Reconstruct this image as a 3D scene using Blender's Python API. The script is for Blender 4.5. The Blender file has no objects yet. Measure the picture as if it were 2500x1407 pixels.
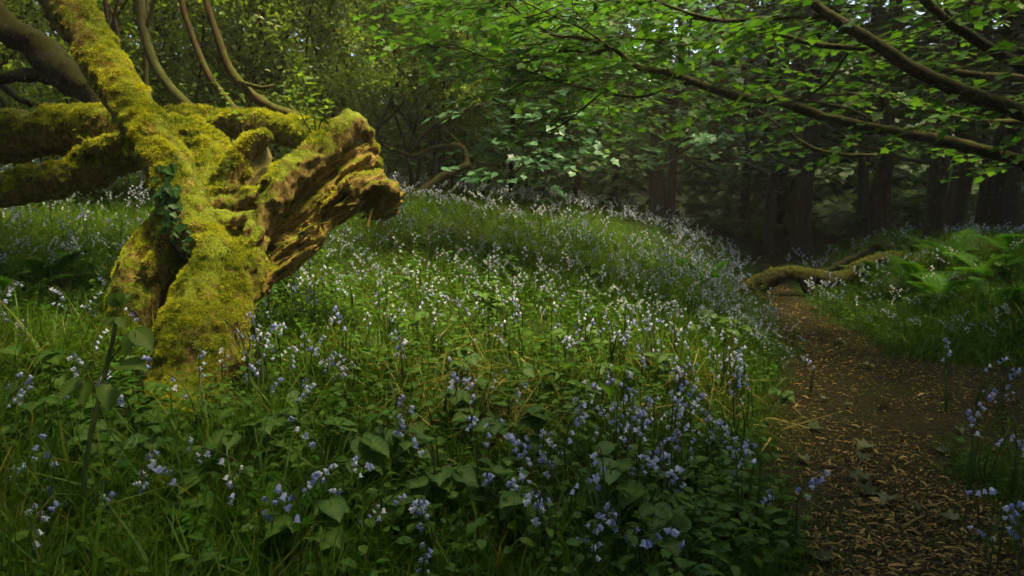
import bpy, math
import numpy as np
from mathutils import Matrix, Vector

scene = bpy.context.scene
COL = scene.collection
rng = np.random.default_rng(7)

# ------------------------------------------------------------------ camera, sky, sun, exposure
F = 24.0 / 36.0 * 2500.0                 # focal length in photograph pixels
CAM = np.array([0.0, 0.0, 1.15])
PITCH = math.atan((703.5 - 500.0) / F)
cam_data = bpy.data.cameras.new("camera")
cam_data.lens = 24.0
cam_data.sensor_width = 36.0
cam_data.clip_start = 0.05
cam_data.clip_end = 400.0
cam = bpy.data.objects.new("camera", cam_data)
cam.location = CAM
cam.rotation_euler = (math.pi / 2 - PITCH, 0, 0)
COL.objects.link(cam)
scene.camera = cam

SUN = np.array([0.28, -0.07, 0.90]); SUN /= np.linalg.norm(SUN)      # from the scene towards the sun
world = bpy.data.worlds.new("World")
scene.world = world
world.use_nodes = True
wn = world.node_tree
sky = wn.nodes.new("ShaderNodeTexSky")
sky.sky_type = 'NISHITA'
sky.sun_disc = False
sky.dust_density = 4.0
sky.ozone_density = 0.5
sky.sun_elevation = math.asin(SUN[2])
sky.sun_rotation = math.atan2(SUN[0], SUN[1])
wn.links.new(sky.outputs[0], wn.nodes["Background"].inputs[0])
wn.nodes["Background"].inputs[1].default_value = 0.055
sun_data = bpy.data.lights.new("sun", 'SUN')
sun_data.energy = 1.5
sun_data.angle = math.radians(12.0)
sun_data.color = (1.0, 0.84, 0.46)
sun = bpy.data.objects.new("sun", sun_data)
sun.rotation_euler = Vector(SUN).to_track_quat('Z', 'Y').to_euler()
COL.objects.link(sun)
scene.view_settings.view_transform = 'Standard'
scene.view_settings.look = 'None'
scene.view_settings.exposure = 2.95
scene.view_settings.gamma = 1.0
scene.cycles.max_bounces = 4
scene.cycles.diffuse_bounces = 2
scene.cycles.transmission_bounces = 3
scene.cycles.use_denoising = True
scene.cycles.use_adaptive_sampling = True
scene.cycles.adaptive_threshold = 0.03

# ------------------------------------------------------------------ small maths
CP, SP = math.cos(PITCH), math.sin(PITCH)
def P(px, py, Y):
    """a place in the wood: seen at photograph pixel (px, py), Y metres ahead"""
    cx, cy = (px - 1250.0) / F, (703.5 - py) / F
    d = np.array([cx, cy * SP + CP, cy * CP - SP])
    return CAM + d * (Y / d[1])
def project(p):
    p = np.atleast_2d(p) - CAM
    x, dep, up = p[:, 0], p[:, 1] * CP - p[:, 2] * SP, p[:, 1] * SP + p[:, 2] * CP
    dep = np.where(np.abs(dep) < 1e-3, 1e-3, dep)
    return 1250 + F * x / dep, 703.5 - F * up / dep, dep
def unit(v):
    v = np.asarray(v, float)
    return v / np.maximum(np.linalg.norm(v, axis=-1, keepdims=True), 1e-9)
def sstep(a, b, x):
    t = np.clip((x - a) / (b - a), 0, 1)
    return t * t * (3 - 2 * t)
def hash3(ix, iy, iz, seed):
    h = (ix * 374761393 + iy * 668265263 + iz * 2147483647 + seed * 1274126177) & 0xffffffff
    h = ((h ^ (h >> 13)) * 1274126177) & 0xffffffff
    h = h ^ (h >> 16)
    return (h & 0xffff) / 32767.5 - 1.0
def vnoise(p, freq, seed=0):
    q = np.asarray(p, float) * freq
    i = np.floor(q).astype(np.int64); f = q - i
    f = f * f * f * (f * (f * 6 - 15) + 10)
    r = 0
    for dx in (0, 1):
        wx = f[..., 0] if dx else 1 - f[..., 0]
        for dy in (0, 1):
            wy = f[..., 1] if dy else 1 - f[..., 1]
            for dz in (0, 1):
                wz = f[..., 2] if dz else 1 - f[..., 2]
                r = r + wx * wy * wz * hash3(i[..., 0] + dx, i[..., 1] + dy, i[..., 2] + dz, seed)
    return r
def noise2(x, y, freq, seed=0):
    return vnoise(np.stack([x, y, np.zeros_like(x)], -1), freq, seed)
def frames(d, n):
    y = unit(d); x = unit(np.cross(y, n)); z = np.cross(x, y)
    return np.stack([x, y, z], -1)
def spline(pts, step):
    """Catmull-Rom through rows of any width, resampled"""
    p = np.asarray(pts, float)
    p = np.vstack([2 * p[0] - p[1], p, 2 * p[-1] - p[-2]])
    out = []
    for i in range(1, len(p) - 2):
        n = max(2, int(np.linalg.norm(p[i + 1, :3] - p[i, :3]) / step))
        t = np.linspace(0, 1, n, endpoint=False)[:, None]
        a, b, c, d = p[i - 1], p[i], p[i + 1], p[i + 2]
        out.append(0.5 * (2 * b + (c - a) * t + (2 * a - 5 * b + 4 * c - d) * t**2 + (3 * b - a - 3 * c + d) * t**3))
    out.append(p[-2:-1])
    return np.vstack(out)
def pix_line(rows, step=0.05):
    """rows (px, py, Y, half-width px) -> resampled x y z r"""
    w = [list(P(a, b, Y)) + [r / F * Y] for a, b, Y, r in rows]
    q = spline(w, step); q[:, 3] = np.maximum(q[:, 3], 0.002)
    return q

# ------------------------------------------------------------------ objects
def tag(o, label=None, cat=None, group=None, kind=None):
    if label: o["label"] = label
    if cat: o["category"] = cat
    if group: o["group"] = group
    if kind: o["kind"] = kind
    return o
def empty(name, loc, label=None, cat=None, group=None):
    o = bpy.data.objects.new(name, None)
    o.empty_display_size = 0.1
    o.location = [float(a) for a in loc]
    COL.objects.link(o)
    return tag(o, label, cat, group)
def link(name, mesh, parent=None, mat=None, local=None):
    o = bpy.data.objects.new(name, mesh)
    if mat and not mesh.materials: mesh.materials.append(mat)
    if parent: o.parent = parent
    if local is not None: o.matrix_basis = local
    COL.objects.link(o)
    return o
def mesh_np(name, V, Fc, rnd=None, smooth=True, attrs=None):
    V = np.ascontiguousarray(V, np.float32); Fc = np.ascontiguousarray(Fc, np.int32)
    m = bpy.data.meshes.new(name)
    k = Fc.shape[1]
    m.vertices.add(len(V)); m.vertices.foreach_set("co", V.ravel())
    m.loops.add(Fc.size); m.loops.foreach_set("vertex_index", Fc.ravel())
    m.polygons.add(len(Fc))
    m.polygons.foreach_set("loop_start", np.arange(0, Fc.size, k, dtype=np.int32))
    m.polygons.foreach_set("use_smooth", np.full(len(Fc), smooth, bool))
    for nm, arr in ([("rnd", rnd)] if rnd is not None else []) + list((attrs or {}).items()):
        a = m.attributes.new(nm, 'FLOAT', 'POINT'); a.data.foreach_set("value", np.ascontiguousarray(arr, np.float32))
    m.update(calc_edges=True)
    return m
class Acc:
    """collects many copies of small shapes into one mesh"""
    def __init__(self): self.v, self.f, self.r, self.n = [], [], [], 0
    def raw(self, V, Fc, r):
        self.v.append(V); self.f.append(Fc + self.n)
        self.r.append(np.broadcast_to(r, (len(V),))); self.n += len(V)
    def inst(self, tpl, pos, rot, scale, rnd):
        V, Fc = tpl[0], tpl[1]
        pos = np.asarray(pos); N = len(pos)
        if N == 0: return
        scale = np.broadcast_to(np.asarray(scale, float), (N,)) if np.ndim(scale) < 2 else scale
        if scale.ndim == 1: W = V[None] * scale[:, None, None]
        else: W = V[None] * scale[:, None, :]
        W = np.einsum('nij,nvj->nvi', rot, W) + pos[:, None, :]
        Fx = (Fc[None] + (np.arange(N) * len(V))[:, None, None]).reshape(-1, 3)
        self.raw(W.reshape(-1, 3), Fx, np.repeat(np.broadcast_to(rnd, (N,)), len(V)))
    def build(self, name, mat, parent=None, origin=None, smooth=True):
        V = np.vstack(self.v)
        if origin is not None: V = V - np.asarray(origin)
        return link(name, mesh_np(name, V, np.vstack(self.f), np.concatenate(self.r), smooth), parent, mat)
def tube(acc, q, sides=8, rnd=0.5, rough=0.0, seed=0, cap=True):
    """triangulated tube round rows x y z r"""
    q = np.asarray(q); n = len(q)
    t = unit(np.gradient(q[:, :3], axis=0))
    ref = np.array([0.31, 0.17, 0.93]) if abs(t[:, 2]).mean() < 0.8 else np.array([0.93, 0.31, 0.1])
    a = unit(np.cross(t, ref)); b = np.cross(t, a)
    th = np.linspace(0, 2 * math.pi, sides, endpoint=False)
    dirs = a[:, None] * np.cos(th)[None, :, None] + b[:, None] * np.sin(th)[None, :, None]
    rad = q[:, 3][:, None] * np.ones(sides)
    if rough:
        c = q[:, None, :3] + dirs * rad[..., None]
        rad = rad * (1 + rough * vnoise(c, 0.8 / max(q[:, 3].mean(), 1e-3), seed) + 0.6 * rough * vnoise(c, 2.2 / max(q[:, 3].mean(), 1e-3), seed + 1))
    V = (q[:, None, :3] + dirs * rad[..., None]).reshape(-1, 3)
    i = np.arange(n - 1)[:, None] * sides; j = np.arange(sides)[None]; k = (j + 1) % sides
    A, B, C, D = i + j, i + k, i + sides + k, i + sides + j
    Fc = np.vstack([np.stack([A, B, C], -1).reshape(-1, 3), np.stack([A, C, D], -1).reshape(-1, 3)])
    if cap:
        V = np.vstack([V, q[:1, :3], q[-1:, :3]]); m = n * sides; j = np.arange(sides)
        Fc = np.vstack([Fc, np.stack([np.full(sides, m), (j + 1) % sides, j], -1),
                        np.stack([np.full(sides, m + 1), m - sides + j, m - sides + (j + 1) % sides], -1)])
    acc.raw(V, Fc, rnd)

# ------------------------------------------------------------------ materials
def new_mat(name):
    m = bpy.data.materials.new(name); m.use_nodes = True
    nt = m.node_tree; nt.nodes.clear()
    out = nt.nodes.new("ShaderNodeOutputMaterial")
    return m, nt, out
def N(nt, kind, **kw):
    n = nt.nodes.new(kind)
    for k, v in kw.items():
        if k.startswith("i_"):
            key = k[2:]; n.inputs[int(key) if key.isdigit() else key.replace("_", " ")].default_value = v
        else: setattr(n, k, v)
    return n
def L(nt, a, b): nt.links.new(a, b)
def ramp(nt, src, stops):
    r = N(nt, "ShaderNodeValToRGB"); e = r.color_ramp.elements
    while len(e) < len(stops): e.new(0.5)
    for k, (p, c) in enumerate(stops):
        e[k].position = p; e[k].color = (*c, 1) if len(c) == 3 else c
    L(nt, src, r.inputs[0]); return r
def rnd_value(nt):
    at = N(nt, "ShaderNodeAttribute", attribute_name="rnd")
    oi = N(nt, "ShaderNodeObjectInfo")
    return at, oi
def leaf_mat(name, stops, trans=0.4, tcol=(1.25, 1.3, 0.55), rough=0.55, per_object=False, spec=0.14):
    m, nt, out = new_mat(name)
    at, oi = rnd_value(nt)
    src = oi.outputs["Random"] if per_object else at.outputs["Fac"]
    r = ramp(nt, src, stops)
    b = N(nt, "ShaderNodeBsdfPrincipled"); b.inputs["Roughness"].default_value = rough
    b.inputs["Specular IOR Level"].default_value = spec
    L(nt, r.outputs[0], b.inputs["Base Color"])
    mul = N(nt, "ShaderNodeMix", data_type='RGBA', blend_type='MULTIPLY'); mul.inputs[0].default_value = 1
    L(nt, r.outputs[0], mul.inputs[6]); mul.inputs[7].default_value = (*tcol, 1)
    t = N(nt, "ShaderNodeBsdfTranslucent"); L(nt, mul.outputs[2], t.inputs[0])
    mx = N(nt, "ShaderNodeMixShader"); mx.inputs[0].default_value = trans
    L(nt, b.outputs[0], mx.inputs[1]); L(nt, t.outputs[0], mx.inputs[2]); L(nt, mx.outputs[0], out.inputs[0])
    return m
def bark_mat(name, dark, light, moss, moss_amt=0.5, scale=14.0, stretch=(1, 1, 0.25), bump=0.5, lichen=0.0, along=None):
    """bark with moss growing where the surface looks up"""
    m, nt, out = new_mat(name)
    tc = N(nt, "ShaderNodeTexCoord")
    mp = N(nt, "ShaderNodeMapping"); mp.inputs["Scale"].default_value = stretch; L(nt, tc.outputs["Object"], mp.inputs[0])
    if along is not None:        # grain runs along this direction
        m0 = N(nt, "ShaderNodeMapping"); L(nt, tc.outputs["Object"], m0.inputs[0]); L(nt, m0.outputs[0], mp.inputs[0])
        m0.inputs["Rotation"].default_value = Vector(along).to_track_quat('X', 'Z').inverted().to_euler()
    n1 = N(nt, "ShaderNodeTexNoise", i_Scale=scale, i_Detail=8.0, i_Roughness=0.65); L(nt, mp.outputs[0], n1.inputs[0])
    n2 = N(nt, "ShaderNodeTexNoise", i_Scale=scale * 0.4, i_Detail=5.0); L(nt, tc.outputs["Object"], n2.inputs[0])
    col = ramp(nt, n1.outputs[0], [(0.32, dark), (0.62, light)])
    if lichen:
        n4 = N(nt, "ShaderNodeTexNoise", i_Scale=scale * 1.3, i_Detail=2.0); L(nt, tc.outputs["Object"], n4.inputs[0])
        lr = ramp(nt, n4.outputs[0], [(0.62, (0, 0, 0)), (0.68, (lichen,) * 3)])
        lm = N(nt, "ShaderNodeMix", data_type='RGBA'); L(nt, lr.outputs[0], lm.inputs[0]); L(nt, col.outputs[0], lm.inputs[6]); lm.inputs[7].default_value = (0.25, 0.27, 0.22, 1)
        colo = lm.outputs[2]
    else: colo = col.outputs[0]
    ge = N(nt, "ShaderNodeNewGeometry"); sx = N(nt, "ShaderNodeSeparateXYZ"); L(nt, ge.outputs["Normal"], sx.inputs[0])
    ma = N(nt, "ShaderNodeMath", operation='MULTIPLY_ADD'); L(nt, sx.outputs[2], ma.inputs[0]); ma.inputs[1].default_value = 0.35
    L(nt, n2.outputs[0], ma.inputs[2])
    rm = ramp(nt, ma.outputs[0], [(0.75 - 0.5 * moss_amt, (0, 0, 0)), (0.92 - 0.5 * moss_amt, (1, 1, 1))])
    n3 = N(nt, "ShaderNodeTexNoise", i_Scale=scale * 3.0, i_Detail=4.0); L(nt, tc.outputs["Object"], n3.inputs[0])
    mc = ramp(nt, n3.outputs[0], [(0.3, tuple(c * 0.6 for c in moss)), (0.7, tuple(c * 1.35 for c in moss))])
    mix = N(nt, "ShaderNodeMix", data_type='RGBA'); L(nt, rm.outputs[0], mix.inputs[0]); L(nt, colo, mix.inputs[6]); L(nt, mc.outputs[0], mix.inputs[7])
    b = N(nt, "ShaderNodeBsdfPrincipled"); b.inputs["Roughness"].default_value = 0.9; b.inputs["Specular IOR Level"].default_value = 0.15
    L(nt, mix.outputs[2], b.inputs["Base Color"])
    bp = N(nt, "ShaderNodeBump"); bp.inputs["Strength"].default_value = bump; bp.inputs["Distance"].default_value = 0.02
    L(nt, n1.outputs[0], bp.inputs["Height"]); L(nt, bp.outputs[0], b.inputs["Normal"])
    L(nt, b.outputs[0], out.inputs[0])
    return m

MOSS = (0.13, 0.16, 0.011)
M_log = bark_mat("mossy bark", (0.035, 0.02, 0.007), (0.25, 0.175, 0.05), MOSS, 0.45, 42, (1, 1, 0.6), 1.0)
M_rot = bark_mat("rotten wood", (0.035, 0.018, 0.006), (0.32, 0.215, 0.06), MOSS, 0.15, 42, (0.12, 1, 1), 1.0, 0.0, P(900, 440, 3.66) - P(640, 610, 3.55))
M_bare = bark_mat("bare wood", (0.09, 0.075, 0.02), (0.2, 0.17, 0.05), MOSS, -0.5, 22, (1, 1, 0.2), 0.3)
M_trunk = bark_mat("trunk bark", (0.006, 0.005, 0.003), (0.032, 0.026, 0.016), (0.025, 0.035, 0.008), 0.25, 12, (1, 1, 0.2), 0.8, 0.25)
M_branch = bark_mat("branch bark", (0.014, 0.009, 0.005), (0.045, 0.034, 0.018), (0.04, 0.045, 0.006), 0.5, 30, (1, 1, 1), 0.6, 0.35)
M_sapling = bark_mat("sapling bark", (0.045, 0.045, 0.015), (0.10, 0.10, 0.035), (0.10, 0.11, 0.02), 0.4, 25, (1, 1, 0.4), 0.2)
M_redstem = bark_mat("reddish stem bark", (0.03, 0.018, 0.008), (0.10, 0.062, 0.025), (0.07, 0.075, 0.012), 0.5, 25, (1, 1, 0.4), 0.2)
M_brown = bark_mat("brown bark", (0.014, 0.008, 0.004), (0.055, 0.034, 0.017), (0.06, 0.06, 0.008), 0.45, 34, (1, 1, 0.5), 0.5, 0.7)
M_twig = bark_mat("twig bark", (0.018, 0.013, 0.008), (0.045, 0.034, 0.018), (0.035, 0.04, 0.008), 0.3, 30)

def simple_attr_mat(name, stops, rough=0.8, trans=0.0, per_object=False):
    return leaf_mat(name, stops, trans, (1.2, 1.15, 0.6), rough, per_object, 0.2)
M_moss = simple_attr_mat("moss fronds", [(0, (0.035, 0.06, 0.006)), (0.32, (0.11, 0.15, 0.011)), (0.65, (0.28, 0.315, 0.018)), (1, (0.48, 0.485, 0.035))], 0.8, 0.35)
G = lambda *a: [(i / (len(a) - 1), c) for i, c in enumerate(a)]
M_grass = leaf_mat("grass blades", G((0.032, 0.085, 0.006), (0.055, 0.125, 0.008), (0.09, 0.165, 0.011), (0.20, 0.20, 0.03)), 0.4, rough=0.45)
M_herb = leaf_mat("herb leaves", G((0.038, 0.10, 0.009), (0.06, 0.14, 0.012), (0.095, 0.18, 0.018)), 0.4, rough=0.45)
M_bramble = leaf_mat("bramble leaves", G((0.038, 0.105, 0.010), (0.065, 0.15, 0.015), (0.10, 0.19, 0.02)), 0.42, per_object=True, rough=0.42)
M_fern = leaf_mat("fern fronds", G((0.04, 0.13, 0.010), (0.075, 0.19, 0.015)), 0.42, per_object=True)
M_stem = leaf_mat("green stems", G((0.04, 0.08, 0.015), (0.06, 0.10, 0.02), (0.07, 0.07, 0.03)), 0.15, per_object=True)
M_bell = leaf_mat("bluebell petals", G((0.24, 0.27, 0.58), (0.34, 0.38, 0.64), (0.50, 0.54, 0.72), (0.68, 0.71, 0.78)), 0.35, (1.0, 1.0, 1.1), 0.5, True)
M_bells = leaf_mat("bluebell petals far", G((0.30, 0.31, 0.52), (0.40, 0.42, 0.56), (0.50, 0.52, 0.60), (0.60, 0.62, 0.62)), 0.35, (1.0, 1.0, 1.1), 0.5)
M_syc = leaf_mat("sycamore leaves", G((0.030, 0.095, 0.009), (0.05, 0.135, 0.011), (0.08, 0.17, 0.014)), 0.52, rough=0.5, spec=0.2)
M_syco = leaf_mat("sycamore leaves single", G((0.030, 0.095, 0.009), (0.05, 0.135, 0.011), (0.08, 0.17, 0.014)), 0.52, rough=0.5, per_object=True, spec=0.2)
M_teal = leaf_mat("sky-tinted green leaves", G((0.05, 0.15, 0.065), (0.08, 0.20, 0.09), (0.12, 0.26, 0.12)), 0.4, rough=0.4, spec=0.5)  # blue-green of open skylight is put into these leaf colours
M_skytint_one = leaf_mat("sky-tinted green leaves single", G((0.05, 0.15, 0.065), (0.08, 0.20, 0.09), (0.12, 0.26, 0.12)), 0.4, rough=0.4, per_object=True, spec=0.5)  # same skylight tint in the colour, for single leaves
M_haw = leaf_mat("thicket leaves", G((0.065, 0.125, 0.014), (0.115, 0.185, 0.02), (0.18, 0.24, 0.03)), 0.55, rough=0.45, spec=0.3)
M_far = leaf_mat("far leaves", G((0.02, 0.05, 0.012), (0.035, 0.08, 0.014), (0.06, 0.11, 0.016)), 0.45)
M_litter = leaf_mat("leaf litter", G((0.022, 0.016, 0.005), (0.07, 0.052, 0.014), (0.22, 0.155, 0.042), (0.44, 0.33, 0.10)), 0.1, rough=0.7)
M_dead = leaf_mat("fallen leaf", G((0.05, 0.07, 0.025), (0.10, 0.12, 0.05), (0.15, 0.16, 0.08)), 0.1, rough=0.6, per_object=True)
M_shootcane = leaf_mat("fresh cane", G((0.09, 0.12, 0.03), (0.10, 0.13, 0.03)), 0.1, rough=0.6)
M_vein = leaf_mat("bramble leaves", G((0.030, 0.085, 0.009), (0.05, 0.125, 0.013), (0.075, 0.16, 0.018), (0.13, 0.21, 0.04)), 0.42, rough=0.5, spec=0.2)
M_veinp = leaf_mat("fresh bramble leaves", G((0.075, 0.15, 0.02), (0.10, 0.19, 0.025), (0.14, 0.23, 0.035), (0.2, 0.28, 0.07)), 0.5, rough=0.5, spec=0.2)
M_straw = leaf_mat("straw blades", G((0.14, 0.13, 0.03), (0.28, 0.24, 0.06), (0.45, 0.38, 0.12)), 0.3, rough=0.6)
M_ivy = leaf_mat("ivy leaves", G((0.012, 0.045, 0.010), (0.03, 0.085, 0.015)), 0.2, rough=0.55, per_object=True, spec=0.2)
M_shoot = leaf_mat("young shoot leaves", G((0.09, 0.17, 0.025), (0.15, 0.22, 0.03)), 0.5, per_object=True)

def soil_mat(name, cols, green=0.0):
    m, nt, out = new_mat(name)
    tc = N(nt, "ShaderNodeTexCoord")
    n1 = N(nt, "ShaderNodeTexNoise", i_Scale=38.0, i_Detail=10.0, i_Roughness=0.7); L(nt, tc.outputs["Object"], n1.inputs[0])
    vo = N(nt, "ShaderNodeTexVoronoi", i_Scale=45.0); L(nt, tc.outputs["Object"], vo.inputs[0])
    r = ramp(nt, n1.outputs[0], [(0.3, cols[0]), (0.55, cols[1]), (0.75, cols[2])])
    n2 = N(nt, "ShaderNodeTexNoise", i_Scale=3.0, i_Detail=6.0); L(nt, tc.outputs["Object"], n2.inputs[0])
    gr = ramp(nt, n2.outputs[0], [(0.5 - 0.3 * green, (0, 0, 0)), (0.75 - 0.3 * green, (green,) * 3)])
    mx = N(nt, "ShaderNodeMix", data_type='RGBA'); L(nt, gr.outputs[0], mx.inputs[0]); L(nt, r.outputs[0], mx.inputs[6]); mx.inputs[7].default_value = (0.02, 0.035, 0.007, 1)
    b = N(nt, "ShaderNodeBsdfPrincipled"); b.inputs["Roughness"].default_value = 0.95; b.inputs["Specular IOR Level"].default_value = 0.1
    L(nt, mx.outputs[2], b.inputs["Base Color"])
    bp = N(nt, "ShaderNodeBump"); bp.inputs["Strength"].default_value = 0.8; bp.inputs["Distance"].default_value = 0.02
    L(nt, vo.outputs["Distance"], bp.inputs["Height"]); L(nt, bp.outputs[0], b.inputs["Normal"]); L(nt, b.outputs[0], out.inputs[0])
    return m
M_soil = soil_mat("woodland soil", ((0.010, 0.008, 0.004), (0.022, 0.018, 0.007), (0.045, 0.034, 0.012)), 0.8)
M_path = soil_mat("path soil", ((0.012, 0.009, 0.004), (0.032, 0.025, 0.009), (0.07, 0.053, 0.018)), 0.3)

# ------------------------------------------------------------------ terrain
PATH_Y = [-4, 0, 2.56, 3.2, 4.26, 5.5, 7.4, 9.6, 19, 32, 70]
PATH_X = [-0.4, 0.62, 1.42, 1.72, 2.15, 2.55, 3.05, 3.65, 7.3, 12.2, 27]
def path_side(x, y):
    """metres to the left (+) or right (-) of the path's middle"""
    return (np.interp(y, PATH_Y, PATH_X) - x) * 0.94
def ground(x, y):
    x = np.asarray(x, float); y = np.asarray(y, float)
    s = path_side(x, y)
    A = np.interp(y, [-3, 0, 9.5, 12, 20, 34], [0, 0.05, 1.5, 1.55, 1.0, 0.3])
    h = A * (1 - np.exp(-np.maximum(s - 0.4, 0) / 2.4))
    h = h + 0.55 * sstep(0.55, 2.2, -s) * sstep(5.0, 7.4, y)
    far = np.hypot(x * 0.55, y - 8)
    h = h + np.clip(far - 29, 0, 34) * 0.42
    h = h + sstep(0.3, 1.0, np.abs(s)) * (0.035 * noise2(x, y, 1.1, 3) + 0.02 * noise2(x, y, 3.1, 4))
    return h
def G3(x, y, dz=0.0):
    return np.stack([x, y, ground(x, y) + dz], -1)

def grid_sheet(name, xs, ys, mat, dz=0.0, keep=None, **props):
    X, Y = np.meshgrid(xs, ys, indexing='ij')
    V = np.stack([X, Y, ground(X, Y) + dz], -1).reshape(-1, 3)
    nx, ny = len(xs), len(ys)
    i = np.arange(nx - 1)[:, None] * ny + np.arange(ny - 1)[None]
    Fc = np.stack([i, i + ny, i + ny + 1, i + 1], -1).reshape(-1, 4)
    if keep is not None:
        c = V[Fc].mean(1); Fc = Fc[keep(c[:, 0], c[:, 1])]
        used = np.unique(Fc); mp = np.zeros(len(V), int); mp[used] = np.arange(len(used)); V = V[used]; Fc = mp[Fc]
    o = link(name, mesh_np(name, V, Fc), None, mat)
    return tag(o, **props)
def warp(a, b, c, n):   # dense near the middle
    t = np.linspace(-1, 1, n); return c + np.where(t < 0, (c - a) * -np.abs(t)**2.2, (b - c) * np.abs(t)**2.2)
grid_sheet("ground", warp(-90, 90, 1, 230), warp(-40, 90, 4, 240), M_soil, label="dark woodland soil under bluebells and grass", kind="structure")
def bare(x, y):
    """1 on the trodden path and its bare spur to the right"""
    s = path_side(x, y)
    w = 0.36 + 0.13 * noise2(x, y, 1.7, 9) + 0.10 * noise2(x, y, 5.0, 10)
    w = w * np.interp(y, [0, 6, 8.5, 20], [1.0, 0.9, 0.62, 0.75])
    p = 1 - sstep(w * 0.55, w * 1.35, np.abs(s))
    d = np.hypot((x - 2.75) / 1.25, (y - 3.9) / 1.25) + 0.25 * noise2(x, y, 1.9, 11)
    return np.maximum(p, (1 - sstep(0.7, 1.1, d)) * (s < 0.2))
grid_sheet("path", np.arange(-0.5, 13.5, 0.07), np.arange(0.3, 33, 0.07), M_path, 0.006, lambda x, y: bare(x, y) > 0.35,
           label="trodden earth path strewn with leaf litter", kind="structure")

# ------------------------------------------------------------------ fallen timber: distance fields meshed as one skin, split into its pieces
def surface_nets(D, part, org, vox):
    nx, ny, nz = D.shape
    ins = D < 0
    cnt = np.zeros((nx - 1, ny - 1, nz - 1), np.int8)
    for dx in (0, 1):
        for dy in (0, 1):
            for dz in (0, 1): cnt += ins[dx:nx - 1 + dx, dy:ny - 1 + dy, dz:nz - 1 + dz]
    act = (cnt > 0) & (cnt < 8)
    ci = np.argwhere(act); idx = -np.ones(act.shape, np.int32); idx[act] = np.arange(len(ci))
    corner = [(a, b, c) for a in (0, 1) for b in (0, 1) for c in (0, 1)]
    vals = np.stack([D[ci[:, 0] + a, ci[:, 1] + b, ci[:, 2] + c] for a, b, c in corner], 1)
    acc = np.zeros((len(ci), 3)); w = np.zeros(len(ci))
    for i in range(8):
        for j in range(i + 1, 8):
            d = np.array(corner[j]) - np.array(corner[i])
            if abs(d).sum() != 1: continue
            a, b = vals[:, i], vals[:, j]; x = (a < 0) != (b < 0)
            t = np.where(x, a / np.where(x, a - b, 1), 0)
            acc += np.where(x[:, None], np.array(corner[i]) + t[:, None] * d, 0); w += x
    V = org + (ci + acc / w[:, None]) * vox
    vp = part[ci[:, 0], ci[:, 1], ci[:, 2]]
    quads = []
    for ax in range(3):
        sl0 = [slice(None)] * 3; sl1 = [slice(None)] * 3; sl0[ax] = slice(0, -1); sl1[ax] = slice(1, None)
        e = np.argwhere(ins[tuple(sl0)] != ins[tuple(sl1)])
        u, v = [k for k in range(3) if k != ax]
        ok = (e[:, u] > 0) & (e[:, v] > 0) & (e[:, u] < D.shape[u] - 1) & (e[:, v] < D.shape[v] - 1)
        e = e[ok]
        def cell(du, dv):
            q = e.copy(); q[:, u] -= du; q[:, v] -= dv; return idx[q[:, 0], q[:, 1], q[:, 2]]
        q = np.stack([cell(1, 1), cell(0, 1), cell(0, 0), cell(1, 0)], 1)
        flip = ins[e[:, 0], e[:, 1], e[:, 2]] ^ (ax == 1)
        q[~flip] = q[~flip][:, ::-1]
        quads.append(q)
    Q = np.vstack(quads)
    lab = np.arange(len(V))                       # drop crumbs that hang free of the timber
    e = np.vstack([Q[:, [0, 1]], Q[:, [1, 2]], Q[:, [2, 3]], Q[:, [3, 0]]])
    for _ in range(400):
        old = lab.copy(); m = np.minimum(lab[e[:, 0]], lab[e[:, 1]])
        np.minimum.at(lab, e[:, 0], m); np.minimum.at(lab, e[:, 1], m); lab = lab[lab]
        if (lab == old).all(): break
    cnt = np.bincount(lab, minlength=len(V)); Q = Q[cnt[lab[Q[:, 0]]] > 600]
    return V, Q, vp
def smin(a, b, k):
    h = np.clip(0.5 + 0.5 * (b - a) / k, 0, 1)
    return b * (1 - h) + a * h - k * h * (1 - h)
LOG_SPHERES = []
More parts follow.
